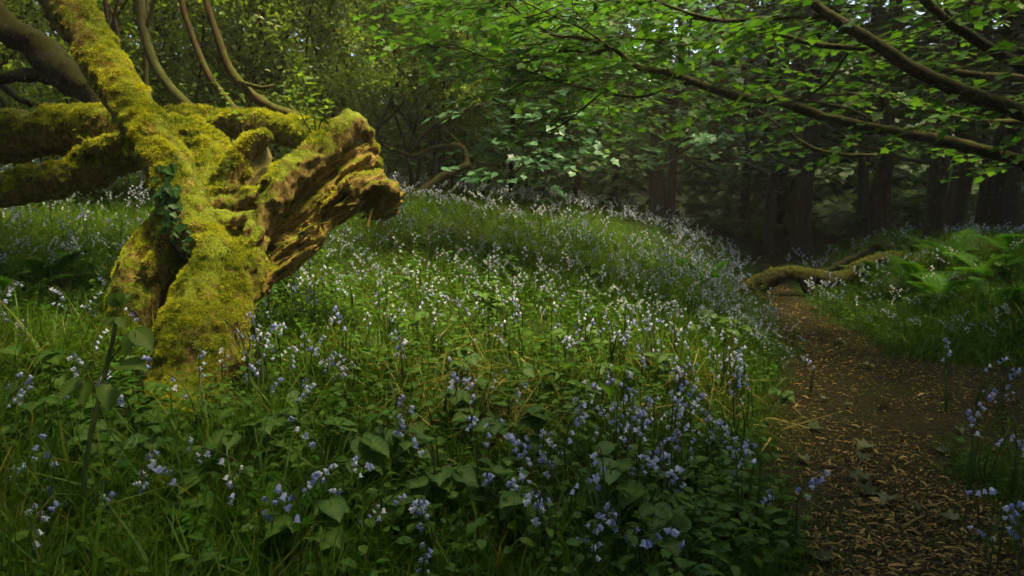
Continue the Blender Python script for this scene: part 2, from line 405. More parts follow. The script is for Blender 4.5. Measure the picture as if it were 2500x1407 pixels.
def timber(parts, carves, vox=0.014, k=0.05, lump=0.016, grain=None):
    """parts: list of (name, [chains]); returns verts, quads, part index"""
    chains = [[pix_line(c, 0.04) for c in ch] for _, ch in parts]
    cut = [pix_line(c, 0.03) for c in carves]
    allp = np.vstack([c for ch in chains for c in ch])
    LOG_SPHERES.append(allp)
    lo = (allp[:, :3] - allp[:, 3:]).min(0) - 0.08; hi = (allp[:, :3] + allp[:, 3:]).max(0) + 0.08
    shp = np.ceil((hi - lo) / vox).astype(int) + 1
    ax = [lo[i] + np.arange(shp[i]) * vox for i in range(3)]
    def stamp(D, q, pad=0.12):
        for a, b in zip(q[:-1], q[1:]):
            r = max(a[3], b[3]) + pad
            l = np.minimum(a[:3], b[:3]) - r; h = np.maximum(a[:3], b[:3]) + r
            s = [slice(max(0, int((l[i] - lo[i]) / vox)), max(0, int((h[i] - lo[i]) / vox) + 2)) for i in range(3)]
            X, Y, Z = np.meshgrid(*[ax[i][s[i]] for i in range(3)], indexing='ij', sparse=True)
            if 0 in (X.size, Y.size, Z.size): continue
            d = b[:3] - a[:3]; dd = max(d @ d, 1e-9)
            t = np.clip(((X - a[0]) * d[0] + (Y - a[1]) * d[1] + (Z - a[2]) * d[2]) / dd, 0, 1)
            dist = np.sqrt((X - a[0] - t * d[0])**2 + (Y - a[1] - t * d[1])**2 + (Z - a[2] - t * d[2])**2) - (a[3] + t * (b[3] - a[3]))
            D[tuple(s)] = np.minimum(D[tuple(s)], dist)
    D = None; best = None; part = np.zeros(shp, np.int8)
    for n, ch in enumerate(chains):
        d = np.full(shp, 0.4, np.float32)
        for q in ch: stamp(d, q)
        if D is None: D, best = d, d.copy()
        else:
            m = d < best; part[m] = n; best = np.minimum(best, d); D = smin(D, d, k).astype(np.float32)
    if cut:
        c = np.full(shp, 0.4, np.float32)
        for q in cut: stamp(c, q)
        D = -smin(-D, c, 0.025).astype(np.float32)
    band = np.abs(D) < 0.075
    bi = np.argwhere(band); p = lo + bi * vox
    n = lump * vnoise(p, 7, 1) + lump * 0.85 * vnoise(p, 17, 2) + lump * 0.6 * vnoise(p, 38, 3)
    if grain is not None:
        pn = part[band]
        for k_, axis, along, across, amp in RIDGES:
            w = pn == k_
            if not w.any(): continue
            e1 = unit(np.cross(axis, [0.2, 1, 0.1])); e2 = np.cross(axis, e1); pw = p[w] + 0.04 * np.stack([vnoise(p[w], 6, 24), vnoise(p[w], 6, 25), vnoise(p[w], 6, 26)], -1)
            qr = np.stack([pw @ axis * along, pw @ e1 * across, pw @ e2 * across], -1)
            n[w] += amp * (np.abs(vnoise(qr, 1.0, 27)) * 2 - 0.8) + amp * 0.5 * vnoise(qr, 2.3, 28)
        gp = grain(p)
        w = np.isin(pn, gp[1])
        if w.any():
            qw = gp[0][w]
            g = 0.022 * vnoise(qw, 0.8, 5) + 0.015 * (1 - np.abs(vnoise(qw, 1.7, 6)) * 2.4) + 0.009 * vnoise(qw, 3.6, 7)
            n[w] = 0.4 * n[w] + g
    D[band] += n
    return surface_nets(D, part, lo, vox)

def moss_on(V, Q, want, per_m2, size, skins, fpart, origin, seed, name="moss"):
    """short fronds standing on the skin where 'want' (0..1 per face) says"""
    r = np.random.default_rng(seed)
    a, b, c, d = (V[Q[:, i]] for i in range(4))
    nrm = np.cross(c - a, d - b); area = 0.5 * np.linalg.norm(nrm, axis=1); nrm = unit(nrm)
    w = area * want(V[Q].mean(1), nrm); n = int(w.sum() * per_m2)
    f = r.choice(len(Q), n, p=w / w.sum())
    u, v = r.random((2, n, 1))
    p = (a[f] * (1 - u) + b[f] * u) * (1 - v) + (d[f] * (1 - u) + c[f] * u) * v
    lean = unit(r.normal(size=(n, 3)))
    dirn = unit(nrm[f] * 0.8 + lean * 0.75 + np.array([0, 0, -0.28]))
    side = unit(np.cross(dirn, unit(r.normal(size=(n, 3)))))
    ln = size * r.uniform(0.5, 1.3, (n, 1)) * np.clip(1.0 - 0.4 * vnoise(p, 17, 2) - 0.4 * vnoise(p, 38, 3) + 0.25 * vnoise(p, 9, 8), 0.35, 1.7)[:, None]
    V3 = np.stack([p - side * ln * 0.2 - nrm[f] * 0.002, p + side * ln * 0.2 - nrm[f] * 0.002, p + dirn * ln], 1).reshape(-1, 3)
    tone = np.clip(0.55 + 0.38 * vnoise(p, 3.2, 12) + 0.22 * vnoise(p, 11, 14) - 0.24 * vnoise(p, 17, 2) - 0.24 * vnoise(p, 38, 3) + 0.12 * nrm[f][:, 2] + r.normal(0, 0.12, n), 0, 1)
    V3 = V3.reshape(-1, 3, 3); pf = fpart[f]
    for k, skin in skins.items():
        w_ = pf == k
        if w_.sum() < 50: continue
        m = mesh_np(name, V3[w_].reshape(-1, 3) - origin, np.arange(3 * w_.sum()).reshape(-1, 3), np.repeat(tone[w_], 3), False)
        link(name, m, skin, M_moss)["kind"] = "stuff"
def split_timber(root, origin, V, Q, vp, parts, mats):
    fp = vp[Q[:, 0]]
    out = {}
    for n, (nm, _) in enumerate(parts):
        q = Q[fp == n]
        if len(q) == 0: continue
        used = np.unique(q); mp = np.zeros(len(V), int); mp[used] = np.arange(len(used))
        out[n] = link(nm, mesh_np(nm, V[used] - origin, mp[q]), root, mats[n])
    return out

# the leaning tree with its torn, hollow butt
lean_parts = [
    ("leaning_trunk", [[(540, 670, 3.36, 50), (505, 600, 3.44, 58), (450, 510, 3.55, 60), (422, 440, 3.61, 58), (388, 370, 3.65, 55), (338, 290, 3.7, 51), (282, 200, 3.78, 50),
                        (222, 100, 3.85, 49), (165, 10, 3.95, 50), (105, -90, 4.1, 50), (30, -230, 4.35, 48), (-60, -420, 4.7, 44)]]),
    ("root", [[(425, 1080, 2.72, 88), (442, 1010, 2.84, 96), (465, 920, 2.95, 100), (488, 850, 3.03, 106), (505, 775, 3.12, 98), (532, 710, 3.22, 82), (546, 650, 3.33, 68), (545, 600, 3.42, 46)]]),
    ("root", [[(442, 530, 3.58, 52), (408, 605, 3.58, 66), (374, 680, 3.55, 82), (353, 765, 3.51, 84), (338, 860, 3.46, 78), (330, 980, 3.42, 74)]]),
    ("broken_limb", [[(592, 730, 3.26, 34), (604, 665, 3.32, 42), (618, 600, 3.38, 33), (645, 525, 3.46, 31), (684, 460, 3.53, 38), (724, 415, 3.6, 45), (768, 382, 3.66, 39),
                      (822, 340, 3.74, 37), (858, 303, 3.8, 30)],
                     [(508, 524, 3.52, 20), (568, 538, 3.5, 20), (622, 532, 3.48, 22)],
                     [(505, 512, 3.7, 26), (570, 498, 3.68, 22), (640, 484, 3.62, 24)],
                     [(858, 303, 3.8, 28), (893, 318, 3.84, 14), (906, 360, 3.86, 10), (915, 405, 3.84, 16)]]),
    ("hollow_butt", [[(622, 715, 3.40, 22), (660, 668, 3.48, 34), (705, 625, 3.54, 40), (750, 585, 3.58, 38), (768, 560, 3.6, 30)],
                     [(560, 615, 3.56, 42), (640, 590, 3.58, 46), (720, 550, 3.64, 46), (790, 508, 3.68, 44), (860, 470, 3.68, 40), (918, 452, 3.66, 38)],
                     [(730, 490, 3.7, 44), (800, 440, 3.76, 46), (850, 405, 3.8, 40), (893, 388, 3.82, 26)],
                     [(860, 470, 3.68, 46), (905, 472, 3.66, 54), (925, 482, 3.64, 54)],
                     [(905, 500, 3.6, 36), (918, 535, 3.56, 22), (915, 556, 3.54, 10)],
                     [(500, 575, 3.68, 46), (590, 560, 3.68, 44), (660, 520, 3.7, 40)]]),
]
lean_cut = [[(1000, 560, 3.44, 34), (958, 516, 3.50, 44), (932, 503, 3.56, 44), (895, 490, 3.64, 36), (850, 488, 3.68, 24)],
            [(842, 388, 3.66, 12), (876, 377, 3.70, 17), (935, 380, 3.72, 15)],
            [(690, 530, 3.52, 10), (752, 478, 3.58, 16), (806, 428, 3.65, 18), (845, 395, 3.70, 14)],
            [(715, 565, 3.56, 10), (790, 520, 3.60, 13), (865, 466, 3.62, 9)],
            [(556, 590, 3.34, 16), (570, 572, 3.46, 20)],
            [(665, 600, 3.46, 18), (680, 640, 3.44, 12)],
            [(800, 552, 3.56, 16), (845, 540, 3.56, 16)]]
AX = unit(P(900, 440, 3.6) - P(640, 640, 3.45)); AB = unit(np.cross(AX, [0, 1, 0.2])); AC = np.cross(AX, AB)
RIDGES = [(0, unit(P(282, 200, 3.78) - P(450, 510, 3.55)), 2.0, 15, 0.006), (1, unit(P(545, 620, 3.4) - P(480, 880, 3.0)), 3.0, 14, 0.008),
          (2, unit(P(442, 530, 3.58) - P(353, 765, 3.51)), 2.5, 13, 0.018), (3, unit(P(822, 340, 3.74) - P(618, 600, 3.38)), 2.5, 20, 0.012)]
def rot_grain(p):
    w = 0.05 * np.stack([vnoise(p, 5, 21), vnoise(p, 5, 22), vnoise(p, 5, 23)], -1)
    q = p + w
    return np.stack([q @ AX * 3, q @ AB * 30, q @ AC * 30], -1), [4]
V, Q, vp = timber(lean_parts, lean_cut, 0.0118, 0.024, 0.014, rot_grain)
o_lean = P(470, 930, 3.0); o_lean[2] = float(ground(o_lean[0], o_lean[1]))
V_lean = V
leaning = empty("leaning_tree", o_lean, "moss covered leaning tree with torn hollow butt and root reaching into the bluebells", "tree")
skins = split_timber(leaning, o_lean, V, Q, vp, lean_parts, [M_log, M_log, M_log, M_log, M_rot])
fpart = vp[Q[:, 0]]
def want_lean(c, n):
    w = sstep(-0.55, 0.35, n[:, 2] + 0.45 * vnoise(c, 4, 31)) * sstep(-0.25, 0.15, vnoise(c, 5, 32) + 0.42) * 0.8 + 0.2 * sstep(-0.3, 0.3, n[:, 2])
    base = np.array([1.0, 1.0, 0.75, 0.8, 0.0])[fpart]
    top = sstep(0.35, 0.8, n[:, 2] + 0.5 * vnoise(c, 6, 33)) * 0.35
    bare_limb = np.where(fpart == 3, sstep(-0.15, 0.35, vnoise(c, 4.5, 34) + 0.25 * n[:, 2]), 1)
    high = 1 - sstep(1.7, 2.2, c[:, 2]) * (1 - sstep(-0.2, 0.5, n[:, 0] + 0.3 * vnoise(c, 5, 35)))
    return np.where(fpart == 4, top, w * base * bare_limb * high) + 1e-6
moss_on(V, Q, want_lean, 120000, 0.0105, skins, fpart, o_lean, 1)

sp_r = np.random.default_rng(15)
for k in range(26):
    t = sp_r.random(); px, py = (np.interp(t, [0, .3, .6, 1], [640, 720, 790, 930]) + sp_r.normal(0, 14), np.interp(t, [0, .3, .6, 1], [690, 620, 540, 500]) + sp_r.normal(0, 22))
    near_ = np.hypot(project(V_lean)[0] - px, project(V_lean)[1] - py) < 9
    if not near_.any(): continue
    cand = V_lean[near_]; a = cand[np.argmin(project(cand)[2])]
    d = unit(AX * sp_r.choice([-1, 1]) + np.array([0, -0.35, 0.15]) + sp_r.normal(0, 0.35, 3)); ln = sp_r.uniform(0.04, 0.11)
    q = np.vstack([np.append(a + d * ln * u + np.array([0, 0.01, 0]) * (1 - u), (1 - u) * sp_r.uniform(0.005, 0.01) + 0.0012) for u in np.linspace(0, 1, 5)])
    acc = Acc(); tube(acc, q, 5, 0.5, 0.3, k); acc.build("splinter", M_rot, skins[4], o_lean, False)

# the long fallen trunk behind it
fall_parts = [
    ("trunk", [[(-420, 430, 4.3, 58), (-240, 395, 4.32, 57), (-80, 355, 4.35, 57), (40, 332, 4.4, 58), (150, 318, 4.4, 57), (260, 318, 4.38, 56), (350, 328, 4.35, 55),
                (430, 342, 4.25, 60), (490, 375, 4.15, 64), (525, 435, 4.0, 52), (520, 500, 3.9, 38)]]),
    ("broken_stub", [[(530, 505, 3.84, 32), (552, 465, 3.86, 32), (574, 420, 3.88, 33), (598, 376, 3.92, 33), (626, 348, 3.95, 26), (650, 340, 3.95, 13)]]),
    ("bark_lip", [[(190, 378, 4.22, 12), (230, 362, 4.17, 16), (290, 340, 4.15, 20)]]),
    ("limb", [[(-330, 520, 4.15, 36), (-150, 482, 4.18, 38), (0, 464, 4.2, 38), (100, 447, 4.22, 40), (200, 425, 4.26, 42), (275, 400, 4.3, 40), (340, 365, 4.35, 36)]]),
]
V, Q, vp = timber(fall_parts, [], 0.0145, 0.03, 0.018)
o_fall = P(520, 520, 3.95); o_fall[2] = float(ground(o_fall[0], o_fall[1]))
fallen = empty("fallen_tree", o_fall, "long mossy fallen trunk lying level behind the leaning tree at the left edge", "fallen trunk")
skins = split_timber(fallen, o_fall, V, Q, vp, fall_parts, [M_log] * 4)
slab = [(614, 366), (636, 352), (650, 384), (642, 410), (624, 428), (604, 455), (592, 440), (600, 400)]
Vf = np.array([P(a, b, 3.855 + 0.0007 * (450 - b) + 0.0016 * (a - 600)) for a, b in slab]); Vb = Vf + [0.02, 0.05, 0.0]; nS = len(slab); j = np.arange(nS); k = (j + 1) % nS
acc = Acc(); acc.raw(np.vstack([Vf, Vb, [Vf.mean(0) - [0, 0.006, 0]], [Vb.mean(0)]]) , np.vstack([np.stack([np.full(nS, 2 * nS), k, j], -1), np.stack([j, k, k + nS], -1), np.stack([j, k + nS, j + nS], -1), np.stack([np.full(nS, 2 * nS + 1), j + nS, k + nS], -1)]), 0.5)
acc.build("bare_wood", M_bare, fallen, o_fall, False)
fpart = vp[Q[:, 0]]
def want_fall(c, n):
    return sstep(-0.3, 0.5, n[:, 2] + 0.5 * vnoise(c, 4, 41)) * sstep(-0.45, 0.1, vnoise(c, 4, 42) + 0.3) + 1e-6
moss_on(V, Q, want_fall, 60000, 0.016, skins, fpart, o_fall, 2)

back_parts = [("trunk", [[(330, 305, 5.0, 28), (420, 300, 4.95, 32), (510, 301, 4.9, 35), (600, 306, 4.85, 36), (690, 318, 4.75, 36), (760, 335, 4.55, 36), (800, 355, 4.3, 34)]])]
V, Q, vp = timber(back_parts, [], 0.018, 0.05, 0.016)
o_back = P(600, 340, 4.8)
back = empty("fallen_log", o_back, "mossy log lying behind the broken limb under the arching saplings", "log")
skins = split_timber(back, o_back, V, Q, vp, back_parts, [M_log])
fpart = vp[Q[:, 0]]
moss_on(V, Q, want_fall, 50000, 0.017, skins, fpart, o_back, 3)

# the arched root across the path and the log on the right bank
arch_parts = [("root", [[(1770, 735, 8.6, 12), (1815, 712, 8.6, 18), (1868, 684, 8.6, 20), (1930, 668, 8.6, 20), (1990, 676, 8.6, 18), (2050, 682, 8.6, 17), (2100, 655, 8.7, 16), (2160, 630, 8.8, 13), (2230, 630, 8.8, 10)]]),
              ("rootlet", [[(1960, 680, 8.6, 14), (1985, 725, 8.5, 12)]]), ("rootlet", [[(1862, 690, 8.6, 15), (1848, 735, 8.5, 13)]])]
V, Q, vp = timber(arch_parts, [], 0.022, 0.06, 0.02)
o_arch = P(1930, 690, 8.6)
arch = empty("arched_root", o_arch, "mossy arched root lying across the edge of the path", "root")
skins = split_timber(arch, o_arch, V, Q, vp, arch_parts, [M_brown] * 3)
fpart = vp[Q[:, 0]]
moss_on(V, Q, want_fall, 2500, 0.022, skins, fpart, o_arch, 4)
bank_parts = [("trunk", [[(2005, 668, 9.2, 7), (2060, 642, 9.3, 8), (2110, 616, 9.4, 8), (2155, 598, 9.5, 8)]]),
              ("branch", [[(2150, 600, 9.5, 7), (2200, 606, 9.4, 7), (2250, 616, 9.3, 7), (2320, 626, 9.2, 6)]])]
V, Q, vp = timber(bank_parts, [], 0.022, 0.05, 0.018)
o_bank = P(2090, 600, 9.3)
bank = empty("rotting_log", o_bank, "rotting forked log half buried in ferns on the bank right of the path", "log")
split_timber(bank, o_bank, V, Q, vp, bank_parts, [M_branch, M_brown])

# ------------------------------------------------------------------ leaf shapes
def fan(outline, centre):
    o = np.array(outline, float); n = len(o)
    V = np.vstack([o, [centre]]); j = np.arange(n)
    return V, np.stack([np.full(n, n), j, (j + 1) % n], -1)
half = [(0.17, -0.09, 0.0), (0.42, -0.04, 0.03), (0.34, 0.17, 0.0), (0.60, 0.44, 0.04), (0.30, 0.50, 0.0), (0.20, 0.72, 0.0)]
T_syc = fan([(0, 0.0, -0.01)] + half + [(0, 1.0, -0.06)] + [(-a, b, c) for a, b, c in half[::-1]], (0, 0.32, -0.04))
T_dia = (np.array([[0, 0, 0], [-0.33, 0.45, 0.07], [0, 1, -0.04], [0.33, 0.45, 0.07]]), np.array([[0, 2, 1], [0, 3, 2]]))
def ovate(rows=7, width=0.36, droop=0.18, ripple=0.012, fold=0.07):
    t = np.linspace(0, 1, rows)
    w = width * np.sin(np.pi * t**0.75)**0.85 * (1 - 0.25 * t); w[0] = 0.01; w[-1] = 0.0
    y = t * (1 - 0.12 * t); z = -droop * t**2
    rp = ripple * (np.arange(rows) % 2)
    mid = np.stack([0 * t, y, z], 1); l = np.stack([-w, y - 0.04, z + fold * (w > 0.05) + rp], 1); r = np.stack([w, y - 0.04, z + fold * (w > 0.05) + rp], 1)
    V = np.vstack([l, mid, r]); f = []
    for i in range(rows - 1):
        for o in (0, rows):
            a, b, c, d = o + i, o + rows + i, o + rows + i + 1, o + i + 1
            f += [(a, b, c), (a, c, d)]
    return V, np.array(f)
T_ov = ovate(); T_ovl = ovate(4, 0.3, 0.25, 0)
def veins(rows):
    """a pale midrib and side veins, one value per vertex of ovate(rows)"""
    alt = np.where(np.arange(rows) % 2, 0.55, 0.12)
    return np.concatenate([alt, np.full(rows, 1.0), alt])
def blade(n=3, width=0.03, bend=0.5):
    t = np.linspace(0, 1, n + 1)
    w = width * (1 - t**1.6); w[0] *= 0.7
    y = bend * t**2; z = t * (1 - 0.35 * bend * t)
    V = [(-w[i], y[i], z[i]) for i in range(n)] + [(w[i], y[i], z[i]) for i in range(n)] + [(0, y[n], z[n])]
    f = []
    for i in range(n - 1): f += [(i, n + i, n + i + 1), (i, n + i + 1, i + 1)]
    f += [(n - 1, 2 * n - 1, 2 * n)]
    return np.array(V), np.array(f)
T_blades = [blade(3, 0.022, b) for b in (0.15, 0.45, 0.8)] + [blade(3, 0.03, 1.2)]

# ------------------------------------------------------------------ trees and shrubs
def rot_flat(n, tilt, r):
    """leaf frames lying near level, any heading"""
    az = r.uniform(0, 2 * math.pi, n)
    d = np.stack([np.cos(az), np.sin(az), r.normal(-0.25, 0.3, n)], -1)
    nn = np.stack([r.normal(0, tilt, n), r.normal(0, tilt, n), np.ones(n)], -1)
    return frames(d, nn)
def in_view(p, mx=500, my=350):
    u, v, d = project(p)
    return (d > 0.3) & (u > -mx) & (u < 2500 + mx) & (v > -my) & (v < 1407 + my)

def wood_line(a, b, r0, r1, n=6, wob=0.1, r=rng, sag=0.0):
    t = np.linspace(0, 1, n)[:, None]
    q = a * (1 - t) + b * t
    q = q + r.normal(0, wob, (n, 3)) * np.sin(np.pi * t)
    q[:, 2] -= sag * np.sin(np.pi * t[:, 0])
    return np.hstack([q, r0 + (r1 - r0) * t])

def thicket(px, Y, width, height, n_leaf, label, seed, leaf=(0.042, 0.075), stems=8, mat=None, group="thicket shrubs behind the fallen timber", name="thicket_shrub"):
    r = np.random.default_rng(seed)
    x0 = float(P(px, 500, Y)[0]); z0 = float(ground(x0, Y)); base = np.array([x0, Y, z0])
    root = empty(name, base, label, "shrub", group)
    wood = Acc(); tips = []
    for k in range(stems):
        az = r.uniform(0, 2 * math.pi); sp = r.uniform(0.3, 1.0) * width
        end = base + [math.cos(az) * sp, math.sin(az) * sp * 0.6, height * r.uniform(0.6, 1.05)]
        st = base + [math.cos(az) * 0.15, math.sin(az) * 0.15, -0.1]
        q = spline(wood_line(st, end, r.uniform(0.018, 0.032), 0.006, 6, 0.14, r), 0.15)
        tube(wood, q, 5, 0.5)
        for m in range(7):
            p = q[r.integers(len(q) // 5, len(q)), :3]
            e = p + r.normal(0, 1, 3) * [0.55, 0.45, 0.35] * width * 0.6 + [0, 0, 0.15]
            tw = spline(wood_line(p, e, 0.007, 0.003, 5, 0.07, r), 0.12)
            tube(wood, tw, 4, 0.5, cap=False); tips.append(tw[:, :3])
            for _ in range(2):
                p2 = tw[r.integers(1, len(tw)), :3]; e2 = p2 + r.normal(0, 0.3, 3)
                t2 = spline(wood_line(p2, e2, 0.004, 0.002, 4, 0.04, r), 0.1)
                tube(wood, t2, 3, 0.5, cap=False); tips.append(t2[:, :3]); tips.append(t2[:, :3])
    wood.build("stem", M_twig, root, base)
    tips = np.vstack(tips)
    n_leaf = int(n_leaf * 1.5); p = tips[r.integers(0, len(tips), n_leaf)] + r.normal(0, 0.11, (n_leaf, 3))
    p = p[in_view(p)]
    p = p[p[:, 2] > ground(p[:, 0], p[:, 1]) + 0.05]
    n = len(p); fol = Acc()
    d = unit(r.normal(size=(n, 3)) + [0, 0, -0.15]); nn = unit(r.normal(0, 0.7, (n, 3)) + [0, -0.2, 1.0])
    fol.inst(T_dia, p, frames(d, nn), r.uniform(*leaf, n), r.random(n))
    o = fol.build("crown", mat or M_haw, root, base, False); o["kind"] = "stuff"
    return root

def spray_leaves(anchors, dirs, n_twigs, r, length=(0.4, 1.0), gap=0.075, drop=0.1, wood=None):
    """level sprays: twigs off the anchors with paired leaves; returns positions, headings, normals"""
    Ps, Ds, Ns = [], [], []
    k = r.integers(0, len(anchors), n_twigs)
    for a in k:
        p0 = anchors[a]; az = r.normal(0, 1.0)
        c, s = math.cos(az), math.sin(az); d0 = dirs[a]
        d = unit(np.array([d0[0] * c - d0[1] * s, d0[0] * s + d0[1] * c, r.normal(-drop, 0.22)]))
        ln = r.uniform(*length); e = p0 + d * ln
        q = wood_line(p0, e, 0.006, 0.0025, 5, 0.03, r, -0.03)
        if wood is not None: tube(wood, q, 4, 0.5, cap=False)
        m = int(ln / gap); t = np.linspace(0.15, 1.0, m)
        pos = np.stack([np.interp(t, np.linspace(0, 1, 5), q[:, i]) for i in range(3)], -1)
        side = np.where(np.arange(m) % 2, 1, -1)[:, None] * np.array([-d[1], d[0], 0])[None]
        hd = d * 0.7 + side * r.uniform(0.4, 1.2, (m, 1)) + r.normal(0, 0.15, (m, 3)) + [0, 0, -0.18]
        Ps.append(pos + side * 0.02); Ds.append(hd); Ns.append(np.array([0, 0, 1.0]) + r.normal(0, 0.25, (m, 3)))
    return np.vstack(Ps), np.vstack(Ds), np.vstack(Ns)

def leaves_as_parts(root, base, p, R, sc, tone, tpl_mesh, tpl, mat_stuff, limit=300, crown="crown", hosts=None):
    """the 300 leaves that show largest are parts, the rest one crown"""
    u, v, dep = project(p)
    vis = (u > 0) & (u < 2500) & (v > 0) & (v < 1407) & (dep > 0)
    score = np.where(vis, sc / np.maximum(dep, 0.1), -1)
    order = np.argsort(-score); top = order[:limit]; top = top[score[top] > 0]
    for i in top:
        M = np.eye(4); M[:3, :3] = R[i] * sc[i]; M[:3, 3] = p[i] - base
        host = root
        if hosts: host = hosts[int(np.argmin([((q_ - p[i])**2).sum(1).min() for _, q_ in hosts]))][0]
        link("leaf", tpl_mesh, host, None, Matrix(M.tolist()))
    rest = np.setdiff1d(np.arange(len(p)), top); fol = Acc()
    fol.inst(tpl, p[rest], R[rest], sc[rest], tone[rest])
    o = fol.build(crown, mat_stuff, root, base, False); o["kind"] = "stuff"

ME_syc = mesh_np("sycamore_leaf", T_syc[0], T_syc[1], None, False); ME_syc.materials.append(M_syco)
ME_skytint = mesh_np("sky_tinted_leaf", T_syc[0], T_syc[1], None, False); ME_skytint.materials.append(M_skytint_one)

# overhanging sycamore: limbs come in from a trunk just outside the right edge
syc_limbs = [
    [(2900, 470, 6.6, 40), (2700, 430, 6.4, 34), (2500, 395, 6.2, 27), (2300, 342, 6.0, 24), (2140, 315, 5.9, 22), (2000, 282, 5.8, 21), (1900, 247, 5.8, 20), (1790, 234, 5.8, 18), (1700, 203, 5.8, 16), (1620, 176, 5.8, 14),
     (1560, 166, 5.85, 12), (1500, 122, 5.9, 9), (1430, 95, 5.95, 8), (1350, 85, 6.0, 7), (1280, 40, 6.1, 5), (1210, -20, 6.2, 4)],
    [(2900, 420, 6.4, 42), (2700, 340, 5.6, 38), (2500, 276, 5.2, 34), (2400, 243, 5.1, 32), (2260, 185, 5.0, 30), (2130, 103, 5.0, 27), (2030, 42, 5.05, 23), (1965, -10, 5.1, 20), (1880, -90, 5.3, 16)],
    [(2900, 330, 7.0, 26), (2700, 235, 6.4, 20), (2500, 192, 6.0, 16), (2380, 183, 5.8, 15), (2240, 158, 5.6, 14), (2120, 122, 5.5, 13), (2000, 110, 5.5, 12), (1900, 84, 5.6, 12), (1850, 60, 5.6, 10), (1770, 50, 5.7, 10), (1690, 42, 5.8, 8), (1610, 0, 5.9, 6), (1570, -40, 6, 5)],
    [(2020, 42, 5.05, 9), (1940, 44, 5.1, 9), (1850, 46, 5.2, 8), (1770, 52, 5.3, 8), (1690, 35, 5.4, 7), (1600, 2, 5.5, 5), (1500, -40, 5.6, 4)],
    [(2900, 350, 6.0, 30), (2680, 260, 5.2, 26), (2500, 165, 4.9, 22), (2400, 108, 4.8, 21), (2300, 40, 4.8, 19), (2220, -40, 4.8, 17)],
    [(1700, 203, 5.8, 7), (1640, 212, 5.8, 6), (1560, 238, 5.9, 6), (1480, 226, 6.0, 6), (1400, 210, 6.1, 5), (1300, 180, 6.2, 5), (1210, 150, 6.3, 4), (1120, 118, 6.4, 3), (1050, 118, 6.5, 3)],
    [(1850, 60, 5.6, 5), (1760, 78, 5.6, 5), (1690, 108, 5.7, 5), (1640, 110, 5.8, 4), (1520, 90, 5.9, 4), (1420, 100, 6.0, 3)],
    [(1495, 118, 5.9, 7), (1440, 130, 5.95, 6), (1380, 124, 6.0, 6), (1290, 150, 6.1, 4), (1180, 165, 6.2, 3)],
    [(2070, 130, 5.5, 6), (2020, 200, 5.5, 6), (1960, 240, 5.6, 5), (1900, 255, 5.6, 4)],
    [(2170, 320, 5.9, 6), (2080, 270, 6.0, 6), (1960, 245, 6.2, 5), (1850, 240, 6.4, 4)],
    [(2140, 380, 7.0, 9), (2050, 378, 7.0, 9), (1980, 360, 7.0, 8), (1920, 320, 7.0, 7), (1850, 270, 7.1, 5)],
    [(2500, 300, 7.4, 12), (2350, 290, 7.4, 11), (2230, 255, 7.4, 10), (2120, 230, 7.4, 8), (2000, 235, 7.5, 6)],
    [(1500, 122, 5.9, 4), (1420, 70, 5.8, 4), (1330, 30, 5.7, 3), (1250, -10, 5.7, 3)],
    [(1470, 226, 6, 4), (1380, 300, 6.3, 4), (1320, 330, 6.5, 3)],
]
syc_base = np.array([P(2900, 500, 6.7)[0], 6.7, 0.0]); syc_base[2] = float(ground(syc_base[0], syc_base[1]))
syc = empty("sycamore_tree", syc_base, "sycamore whose mossy limbs sweep in over the path from the right edge", "tree")
acc = Acc(); tr = np.array([list(syc_base + [0, 0, -0.2]) + [0.3], list(syc_base + [0.02, 0, 1.2]) + [0.24], list(syc_base + [0.06, 0.1, 3.2]) + [0.2], list(syc_base + [0.2, 0.1, 6.5]) + [0.14]])
tube(acc, spline(tr, 0.2), 14, 0.5, 0.12, 3); acc.build("trunk", M_trunk, syc, syc_base)
anch, adir, limb_objs = [], [], []
for i, rows in enumerate(syc_limbs):
    q = pix_line(rows, 0.06); q[:, 3] *= 0.56; acc = Acc(); tube(acc, q, 9 if i < 5 else 7, 0.5, 0.16, 50 + i); limb_objs.append((acc.build("branch", M_branch, syc, syc_base), q[:, :3]))
    q2 = q[len(q) // 4:]; t = unit(np.gradient(q2[:, :3], axis=0)); k = 1 if i >= 5 else 1
    anch.append(np.repeat(q2[:, :3], k, 0)); adir.append(np.repeat(t, k, 0))
anch = np.vstack(anch); adir = np.vstack(adir)
r = np.random.default_rng(5); twigs = Acc()
pa = project(anch)[0]; kp = (pa < 1700) | (r.random(len(anch)) < 0.4)
p1, d1, n1 = spray_leaves(anch[kp], adir[kp], 250, r, (0.3, 0.9), 0.07, 0.12, twigs)
# sprays of leaves reaching back and up from the limbs, seen between them
lim = np.column_stack([r.uniform(1050, 2500, 420), r.uniform(-120, 380, 420), r.uniform(6.2, 8.5, 420)])
keep = lim[:, 1] < np.interp(lim[:, 0], [1050, 1250, 1500, 1800, 2200, 2500], [150, 230, 300, 330, 380, 420])
keep &= (lim[:, 0] < 1650) | (r.random(420) < 0.45)
lim = lim[keep]; a2 = np.array([P(*row) for row in lim]); dd = np.tile([[-0.9, -0.3, 0]], (len(a2), 1))
p2, d2, n2 = spray_leaves(a2, dd, 290, r, (0.4, 1.0), 0.08, 0.1, twigs)
twigs.build("twigs", M_twig, syc, syc_base)["kind"] = "stuff"
p = np.vstack([p1, p2]); Rm = frames(np.vstack([d1, d2]), np.vstack([n1, n2])); n = len(p)
leaves_as_parts(syc, syc_base, p, Rm, r.uniform(0.06, 0.11, n), r.random(n), ME_syc, T_syc, M_syc, hosts=limb_objs)

